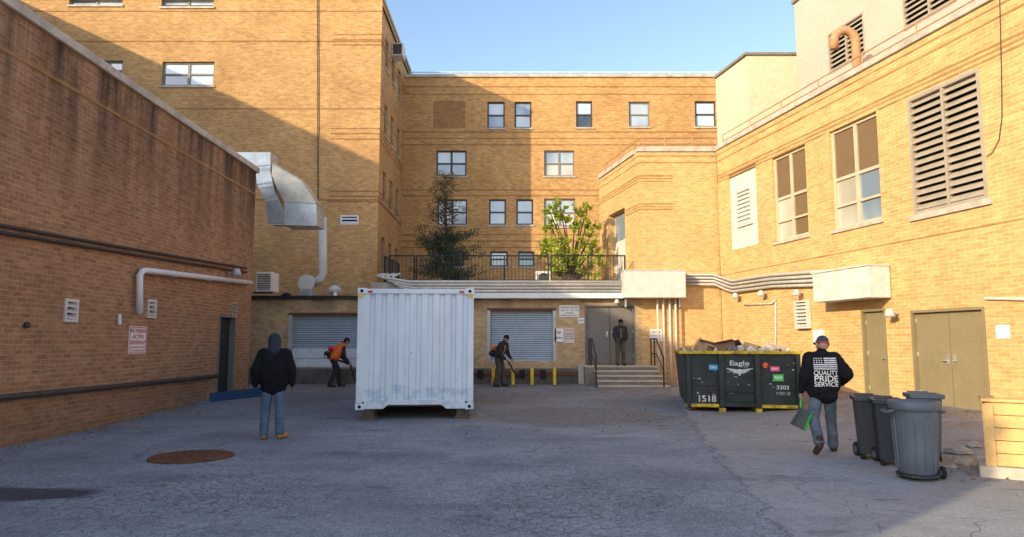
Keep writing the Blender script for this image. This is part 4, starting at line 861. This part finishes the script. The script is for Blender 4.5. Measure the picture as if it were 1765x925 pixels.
# ================================================================ PEOPLE
def remesh(mb,vox,it=4):
    me=bpy.data.meshes.new('tmp');me.from_pydata(mb.v,[],mb.f);o=bpy.data.objects.new('tmp',me);COL.objects.link(o)
    r=o.modifiers.new('r','REMESH');r.mode='VOXEL';r.voxel_size=vox;r.adaptivity=0
    if it: s=o.modifiers.new('s','SMOOTH');s.iterations=it;s.factor=.5
    bpy.context.view_layer.update();res=bpy.data.meshes.new_from_object(o.evaluated_get(bpy.context.evaluated_depsgraph_get()));bpy.data.objects.remove(o);return res
def person(loc,yaw,label,J,clr,scale=1,head='cap',vest=None,bulk=1.0):
    t=T('person',label,'person',tuple(loc));t.rotation_euler=(0,0,yaw);t.scale=(scale,)*3;ORG[t.name]=Vector((0,0,0))
    g={'pelvis':(0,0,.95),'chest':(0,0,1.30),'neck':(0,.0,1.47),'head':(0,.03,1.62),'look':(0,1,0)}
    for s,n in ((-1,'l'),(1,'r')):
        g.update({'sh'+n:(s*.18,0,1.41),'el'+n:(s*.26,-.03,1.13),'wr'+n:(s*.27,.06,.89),'hip'+n:(s*.09,0,.92),'kn'+n:(s*.11,.03,.50),'an'+n:(s*.12,0,.09),'toe'+n:(s*.14,.17,.045)})
    g.update(J.get('j',{}));g={k:Vector(v) for k,v in g.items()}
    if J.get('bend'):
        R=Matrix.Rotation(-J['bend'],3,'X')
        for k in ('chest','neck','head','shl','shr')+(() if J.get('fixarms') else ('ell','elr','wrl','wrr')):
            g[k]=g['pelvis']+R@(g[k]-g['pelvis'])
    mb=MB();h=g['head'];look=g['look'].normalized();up=(h-g['neck']).normalized()
    mb.cap(h+up*.015,h+up*.03-look*.012,.088,.09);mb.cap(h-up*.06+look*.025,h+look*.02,.06,.075)
    side=look.cross(up).normalized();mb.cap(h+look*.09,h-up*.03+look*.108,.012,.017);mb.cap(h-up*.062+look*.083,h-up*.066+look*.083,.02,.018)
    for s in (-1,1): mb.cap(h+side*s*.09+up*.015,h+side*s*.088-up*.025,.018,.014)
    mb.cap(g['neck']-up*.03,h-up*.04,.058,.055)
    mb.cap(g['chest'],g['neck']-Vector((0,0,.03)),.13,.06,.8);mb.cap(g['pelvis'],g['chest'],.13,.14,.8);mb.cap(g['shl'],g['shr'],.055,.055)
    for n in 'lr':
        mb.cap(g['sh'+n],g['el'+n],.05,.04);mb.cap(g['el'+n],g['wr'+n],.04,.027);mb.cap(g['hip'+n],g['kn'+n],.085,.055);mb.cap(g['kn'+n],g['an'+n],.055,.038);mb.cap(g['an'+n],g['toe'+n],.035,.03)
        d=(g['wr'+n]-g['el'+n]).normalized();s=-1 if n=='l' else 1
        nrm=Vector(J.get('palm'+n,Vector((-s,0,0))));nrm=(nrm-d*nrm.dot(d)).normalized();lat=d.cross(nrm).normalized()
        if lat.y<0: lat=-lat
        curl=J.get('curl'+n,.35);w=g['wr'+n]
        for i,(o,ln) in enumerate(((.03,.072),(.01,.08),(-.01,.075),(-.03,.06))):
            base=w+lat*o*.5;kn=w+d*.085+lat*o;mb.cap(base,kn,.017,.0125,k=8)
            d1=(d*math.cos(curl)+nrm*math.sin(curl));d2=(d*math.cos(curl*2.1)+nrm*math.sin(curl*2.1));p1=kn+d1*ln*.5;p2=p1+d2*ln*.5
            mb.cap(kn,p1,.0105,.009,k=8);mb.cap(p1,p2,.009,.0075,k=8)
        tb=w+d*.02+lat*.02;t1=tb+(d*.6+lat*.7+nrm*.25).normalized()*.045;t2=t1+(d*.8+lat*.2+nrm*.5).normalized()*.035;mb.cap(tb,t1,.014,.011,k=8);mb.cap(t1,t2,.011,.009,k=8)
        g['hand'+n]=w+d*.1+nrm*.02
    link(remesh(mb,.008,3),'body',clr['skin'],t,True)
    for s in (-1,1): MB().cap(h+look*.082+side*s*.032+up*.012,h+look*.083+side*s*.032+up*.012,.011,.011).build('eye',mDark,t,smooth=True)
    j=MB();B_=bulk;ct=g['chest'];pe=g['pelvis'];sd=(g['shr']-g['shl']).normalized()
    for s in (-1,1):
        j.cap(ct+sd*s*.075,pe+sd*s*.07,.135*B_,.125*B_,.85);j.cap(ct+sd*s*.075,(g['shr'] if s>0 else g['shl'])-Vector((0,0,.02)),.125*B_,.075*B_,.85)
        j.cap(g['neck']-up*.02,(g['shr'] if s>0 else g['shl']),.08,.07*B_)
    j.cap(g['neck']-up*.04,g['neck']+up*.035,.085,.078);j.cap(pe-sd*.07-Vector((0,0,.08)),pe+sd*.07-Vector((0,0,.08)),.115*B_,.115*B_,.9)
    for k in range(5):
        z=.1+.2*k;c=pe.lerp(ct,z);a=random.uniform(-.1,.1);j.cap(c+Vector((-.1,-.02,a*.4)),c+Vector((.1,-.02,-a*.4)),.125*B_,.125*B_,.88)
    for n in 'lr':
        a,e,w=g['sh'+n],g['el'+n],g['wr'+n];j.cap(a,a.lerp(e,.5)+Vector((0,-.005,0)),.085*B_,.072*B_);j.cap(a.lerp(e,.5),e,.07*B_,.066*B_);j.cap(e,e.lerp(w,.55),.066*B_,.055*B_);j.cap(e.lerp(w,.5),e.lerp(w,.93),.058*B_,.043)
        for q in (.25,.6,.85): c=a.lerp(e,q);j.cap(c+Vector((.012,0,0)),c-Vector((.012,0,.02)),.078*B_*(1-.1*q),.07*B_)
        for q in (.2,.5,.8): c=e.lerp(w,q);j.cap(c,c+Vector((.0,.006,-.012)),.064*B_*(1-.15*q),.05)
    jk=link(remesh(j,.011,2),'jacket',clr['jacket'],t,True)
    tr=MB();tr.cap(pe+Vector((-.06,0,-.02)),pe+Vector((.06,0,-.02)),.12,.12,.9)
    for n in 'lr':
        a,k,c=g['hip'+n],g['kn'+n],g['an'+n];tr.cap(a,k,.105,.078);tr.cap(k,c+(k-c)*.18,.08,.072);tr.cap(c+(k-c)*.18,c+(k-c)*.05,.074,.078);tr.cap(k+Vector((0,0,.02)),k-Vector((0,0,.03)),.086,.082)
        for q in (.42,.3,.17): tr.cap(c+(k-c)*q+Vector((0,.01*math.sin(q*40),0)),c+(k-c)*(q-.04),.08,.074)
        tr.cap(a.lerp(k,.6),a.lerp(k,.66),.096,.088)
    link(remesh(tr,.011,1),'trousers',clr['trousers'],t,True)
    for n in 'lr':
        bo=MB();c=g['an'+n];to=g['toe'+n];bo.cap(c+Vector((0,0,.06)),c-Vector((0,.01,.03)),.055,.055);bo.cap(c-Vector((0,.02,.035)),to,.05,.046)
        bm=remesh(bo,.01,2);fl=min(c.z-.09,to.z-.045)
        for v in bm.vertices:
            if v.co.z<fl+.0: v.co.z=fl
        link(bm,'boot',clr['boot'],t,True)
    hm=MB()
    if head=='cap':
        hm.cap(h+up*.045-look*.01,h+up*.055-look*.012,.1,.092);c=h+up*.03
        cp=link(remesh(hm,.008,2),'cap',clr['cap'],t,True)
        br=MB();ps=[c+look*(.08+.09*math.cos(a))+side*.085*math.sin(a) for a in [math.pi*k/8-math.pi/2 for k in range(9)]];br.prism(ps,up*.012);br.build('cap_brim',clr['cap'],t)
        if 'band' in clr:
            bb=MB();bb.tube([h+up*.0-look*.008,h+up*.022-look*.009],[.0985,.1035],24);bb.build('cap_band',clr['band'],t,smooth=True)
        hr=MB();hr.cap(h-look*.03-up*.03,h-look*.025+up*.0,.068,.08);link(remesh(hr,.009,1),'hair',clr.get('hair',mBlackC),t,True)
    elif head=='hood':
        hm.cap(h-look*.02-up*.05,h-look*.015+up*.04,.108,.107);hm.cap(g['neck']-look*.04,h-look*.04-up*.05,.11,.1);link(remesh(hm,.009,3),'hood',clr['cap'],t,True)
    else:
        hm.cap(h-look*.02+up*.02,h-look*.012+up*.035,.094,.096);link(remesh(hm,.009,1),'hat',clr['cap'],t,True)
    if vest:
        v=MB()
        for s in (-1,1):
            v.cap(ct+sd*s*.08,pe+sd*s*.08+(ct-pe)*.1,.168*B_,.16*B_,1.0);v.cap(ct+sd*s*.08,((g['shr'] if s>0 else g['shl'])*.85+ct*.15),.16,.115,1.0)
        link(remesh(v,.012,2),'safety_vest',vest,t,True)
    bpy.context.view_layer.update()
    Mx=Matrix.LocRotScale(Vector(loc),Matrix.Rotation(yaw,3,'Z').to_quaternion(),Vector((scale,)*3))
    W=lambda p:Mx@Vector(p)
    return t,jk,{k:W(v) for k,v in g.items()},Mx,g
g=UG(468,757);g.z=gz(g.x,g.y)
P1,jk,w1_,Mx,_=person(g,.12,'man seen from behind in black hoodie and blue jeans holding a long blue grey board',{'j':{'head':(-.01,.03,1.62),'ell':(-.29,-.05,1.15),'wrl':(-.30,.02,.87),'elr':(.29,-.04,1.14),'wrr':(.30,.04,.88),'anl':(-.13,.0,.09),'anr':(.12,.03,.09),'knl':(-.12,.03,.5),'toel':(-.13,.17,.045),'toer':(.2,.18,.045),'look':(-.1,1,-.1)},'curll':1.1,'curlr':.6},
 {'skin':mSkinD,'jacket':mBlackC,'trousers':mJean,'boot':mBoot,'cap':mHood},1.0,'hood',bulk=1.24)
hp=w1_['handl'];tl=T('board','long flat dark blue board held low in the hooded man left hand','board',tuple(hp))
# channel shaped board running through the closed hand, out to the left and slightly down
dx_=Vector((-1,-.22,-.10)).normalized();e2=hp-dx_*.12;e=hp+dx_*.72;sd_=Vector((-.22,1,0)).normalized()
def bar(a,b,w0,w1,z0,z1):
    m=MB();m.hexa([a+sd_*w0+Vector((0,0,z0)),b+sd_*w0+Vector((0,0,z0)),b+sd_*w1+Vector((0,0,z0)),a+sd_*w1+Vector((0,0,z0)),a+sd_*w0+Vector((0,0,z1)),b+sd_*w0+Vector((0,0,z1)),b+sd_*w1+Vector((0,0,z1)),a+sd_*w1+Vector((0,0,z1))]);return m
bar(e,e2,-.06,.12,-.03,-.01).build('panel',mBluePl,tl);bar(e,e2,-.085,-.061,-.075,.075).build('lip',mBluePl,tl,bev=.004);bar(e,e2,.121,.14,-.04,.05).build('lip',mBluePl,tl,bev=.004)
g=UG(1424,782);g.z=gz(g.x,g.y)
P2,jk2,w2_,Mx2,_=person(g,-.08,'man walking away in black jacket with flag print on the back, holding a green shovel',{'j':{'ell':(-.28,-.06,1.14),'wrl':(-.31,.04,.90),'elr':(.34,-.08,1.17),'wrr':(.30,.12,1.02),'hipl':(-.09,0,.92),'knl':(-.16,.0,.52),'anl':(-.20,-.32,.2),'toel':(-.22,-.22,.06),'knr':(.15,.16,.52),'anr':(.18,.2,.09),'toer':(.22,.36,.045),'head':(.03,.05,1.61),'look':(-.2,1,-.25)},'curll':1.2,'curlr':.7},
 {'skin':mSkin,'jacket':mBlackC,'trousers':mJean2,'boot':mBootD,'cap':M('cap_navy',(.05,.055,.11),.8,var=.4,scale=14),'band':M('cap_red',(.45,.06,.06),.8),'hair':mSkin},.975,'cap',bulk=1.22)
bvh=BVHTree.FromPolygons([Mx2@v.co for v in jk2.data.vertices],[tuple(p.vertices) for p in jk2.data.polygons])
back=Mx2.to_3x3()@Vector((0,1,0));back.normalize();rt=Mx2.to_3x3()@Vector((1,0,0));rt.normalize();inv=Mx2.inverted()
def project(vs,fs,cx,cz,mat,name,off=.009):
    out=[];c=g
    for v in vs:
        o=c+rt*(v[0]+cx)+Vector((0,0,v[1]+cz))-back*1.0;h=bvh.ray_cast(o,back)[0];p=(h if h is not None else o+back*.85)-back*off;out.append(tuple(inv@p))
    me=bpy.data.meshes.new(name);me.from_pydata(out,[],fs);return link(me,name,mat,jk2)
def ptext(s,cz,size,width):
    vs,fs=text_mesh(s,size);w=max(a.x for a in vs)-min(a.x for a in vs);project([(a.x*width/w,a.y) for a in vs],fs,0,cz,mPaper,'lettering')
def pgrid(x0,x1,z0,z1,mat,name,off=.009):
    nx=6;vs=[(x0+(x1-x0)*i/nx,z0+(z1-z0)*j/1) for j in range(2) for i in range(nx+1)];fs=[(i,i+1,nx+2+i,nx+1+i) for i in range(nx)];project(vs,fs,0,0,mat,name,off)
for k in range(6): pgrid(-.165 if k<3 else -.01,.165,1.215+k*.03,1.234+k*.03,mPrint,'flag_stripe')
for i in range(4):
    for j in range(3): x=-.158+i*.034;z=1.308+j*.029;pgrid(x,x+.018,z,z+.015,mPrint,'flag_star')
ptext('QUALITY',1.165,.09,.34);ptext('PRIDE',1.08,.12,.33);ptext('SERVICE',1.0,.09,.33)
hp=w2_['handl'];t=T('hand_shovel','green edged grey scoop shovel held by the walking man','shovel',tuple(hp))
e=U(1380,718,hp.y-.1);MB().tube([hp+Vector((.03,.05,.06)),hp,e],.016,8).build('handle',mGreen,t,smooth=True)
a=U(1400,708,hp.y-.1);b=U(1386,742,hp.y-.2);c=U(1362,730,hp.y-.2);d=U(1378,703,hp.y-.1)
mBl=M('shovel_grey',(.09,.095,.1),.6,var=.3,spec=.2)
m=MB().prism([a,b,c,d],(0,.012,.0));m.build('blade',mBl,t)
MB().prism([a,b,b+Vector((0,-.07,.02)),a+Vector((0,-.05,.02))],(.008,0,0)).build('side_lip',mGreen,t);MB().prism([d,c,c+Vector((0,-.07,.02)),d+Vector((0,-.05,.02))],(.008,0,0)).build('side_lip',mBl,t)
MB().tube([a,b],.012,6).build('edge_trim',mGreen,t)
def blower(w,yawv,label,hand,tip,col=mOrange):
    c=w['chest']*.75+w['pelvis']*.25;bk=-Vector((yawv[0],yawv[1],0)).normalized();p=c+bk*.27
    up=(w['chest']-w['pelvis']).normalized();sd=bk.cross(up).normalized()
    t=T('leaf_blower',label,'leaf blower',tuple(p))
    def ob(a,b,r1,r2,nm,mat): MB().cap(a,b,r1,r2).build(nm,mat,t,smooth=True)
    ob(p-sd*.08-up*.12,p+sd*.08-up*.12,.10,.10,'engine_housing',mGreyC);ob(p-sd*.06+up*.08,p+sd*.06+up*.08,.09,.09,'motor_cover',col);ob(p-sd*.1-up*.22,p+sd*.1-up*.22,.05,.05,'fuel_tank',mWhiteD)
    h=Vector(hand);pts=[p+sd*.18-up*.15,p+sd*.26-up*.22,(p+sd*.26).lerp(h,.6)-Vector((0,0,.06)),h,h.lerp(Vector(tip),.5),Vector(tip)]
    MB().tube(pts,[.04,.04,.035,.03,.03,.035],10).build('blower_tube',mBlack,t,smooth=True)
lp={'skin':mSkin,'jacket':mGreyC,'trousers':mGreyC,'boot':mBootD,'cap':mBlackC}
gx=X(574,640,22.4);g=Vector((gx,22.4,gz(gx,22.4)))
_,_,w,_,_=person(g,-math.pi/2+.45,'worker in orange safety vest stooping forward left of the white container',{'bend':.62,'fixarms':True,'j':{'ell':(-.22,.32,.98),'wrl':(-.16,.46,.80),'elr':(.24,.3,.96),'wrr':(.2,.46,.78),'knl':(-.1,.2,.5),'anl':(-.11,.24,.09),'toel':(-.12,.41,.045),'knr':(.1,.06,.5),'anr':(.11,-.12,.1),'toer':(.12,.04,.045),'look':(0,.9,-.5)}},lp,.98,'hat',vest=mOrange)
blower(w,(1,.45),'backpack leaf blower worn by the worker in the orange vest',w['handr'],(w['handr'].x+.25,22.2,.35),mRed)
gx=X(860,640,22.6);g=Vector((gx,22.6,gz(gx,22.6)))
lp2=dict(lp);lp2['trousers']=mOlive
_,_,w,_,_=person(g,-math.pi/2-.5,'worker in charcoal jacket bending forward in front of the roller door',{'bend':.38,'fixarms':True,'j':{'ell':(-.22,.22,1.05),'wrl':(-.16,.36,.92),'elr':(.24,.2,1.04),'wrr':(.2,.36,.9),'knl':(-.11,.1,.5),'anl':(-.13,.08,.09),'toel':(-.14,.25,.045),'knr':(.12,.08,.5),'anr':(.14,-.08,.09),'toer':(.16,.09,.045),'look':(0,.8,-.6)}},lp2,.98,'hat')
blower(w,(1,-.4),'orange backpack leaf blower on the bending charcoal worker',w['handr'],(w['handr'].x+.3,22.2,.5))
gx=X(1069,600,23.8);g=Vector((gx,23.8,zp))
_,_,w,_,_=person(g,math.pi+.15,'worker in dark clothes standing on the porch looking down',{'bend':.12,'fixarms':True,'j':{'ell':(-.25,.02,1.12),'wrl':(-.2,.22,.98),'elr':(.25,.02,1.12),'wrr':(.2,.25,1.0),'look':(0,.8,-.6)}},{'skin':mSkinD,'jacket':mGreyC,'trousers':mOlive,'boot':mBootD,'cap':mBlackC},.9,'hat')
blower(w,(0,-1),'dark backpack leaf blower worn by the worker on the porch',w['handr'],(w['handr'].x+.1,w['handr'].y-.35,zp+.35),mBlackC)
# ================================================================ LEAF LITTER
m=MB()
def leaf(x,y,s):
    z=gz(x,y)+.014+random.uniform(0,.015);a=random.uniform(0,6.28);u=Vector((math.cos(a),math.sin(a),random.uniform(-.3,.3)))*s;v=Vector((-math.sin(a),math.cos(a),random.uniform(-.3,.3)))*s*.6;p=Vector((x,y,z));m.face(p-u,p+v,p+u,p-v)
for i in range(2600):
    r=random.random()
    if r<.35: x=random.uniform(-7,7);y=random.triangular(18,23.3,23)
    elif r<.6: y=random.uniform(8.5,20);x=9.77-.21*(y-12.6)-abs(random.gauss(0,.9))-.1
    elif r<.72: y=random.uniform(9,20);x=-7.7+abs(random.gauss(0,.4))
    elif r<.84: x=random.gauss(6.1,.45);y=random.gauss(8.9,.5)
    elif r<.92: x=random.gauss(1.4,1.4);y=random.gauss(15,.9)
    else: x=random.uniform(-5,6);y=random.uniform(11,19)
    leaf(x,y,random.uniform(.015,.045))
tag(m.build('leaf_litter',M('dead_leaves',(.25,.14,.07),.9,var=.6,scale=9,bump=0),recalc=False),'dry brown leaves and grit scattered along the wall bases','leaves',kind='stuff')
# ================================================================ LIGHT / CAMERA
D=Vector((1.086,1,-.5)).normalized()
s=bpy.data.lights.new('sun','SUN');s.energy=5.0;s.angle=math.radians(.5);s.color=(1,.82,.51);so=bpy.data.objects.new('sun',s);COL.objects.link(so);so.rotation_euler=D.to_track_quat('-Z','Y').to_euler()
w=bpy.data.worlds.new('World');bpy.context.scene.world=w;w.use_nodes=True;nt=w.node_tree
sk=nt.nodes.new('ShaderNodeTexSky');sk.sky_type='NISHITA';sk.sun_disc=False;sk.sun_elevation=math.asin(-D.z);sk.sun_rotation=math.atan2(-D.x,-D.y)
sk.air_density=1.0;sk.dust_density=1.0;sk.ozone_density=1.0
bg=nt.nodes['Background'];bg.inputs[1].default_value=.32;nt.links.new(sk.outputs[0],bg.inputs[0])
cam=bpy.data.cameras.new('camera');cam.sensor_width=36;cam.lens=36*FPX/1765;cam.clip_end=3000;cam.clip_start=.05
co=bpy.data.objects.new('camera',cam);COL.objects.link(co);co.location=CAM;co.rotation_euler=(math.pi/2+TH,0,0)
sc=bpy.context.scene;sc.camera=co;sc.view_settings.view_transform='Standard';sc.view_settings.look='None';sc.view_settings.exposure=0
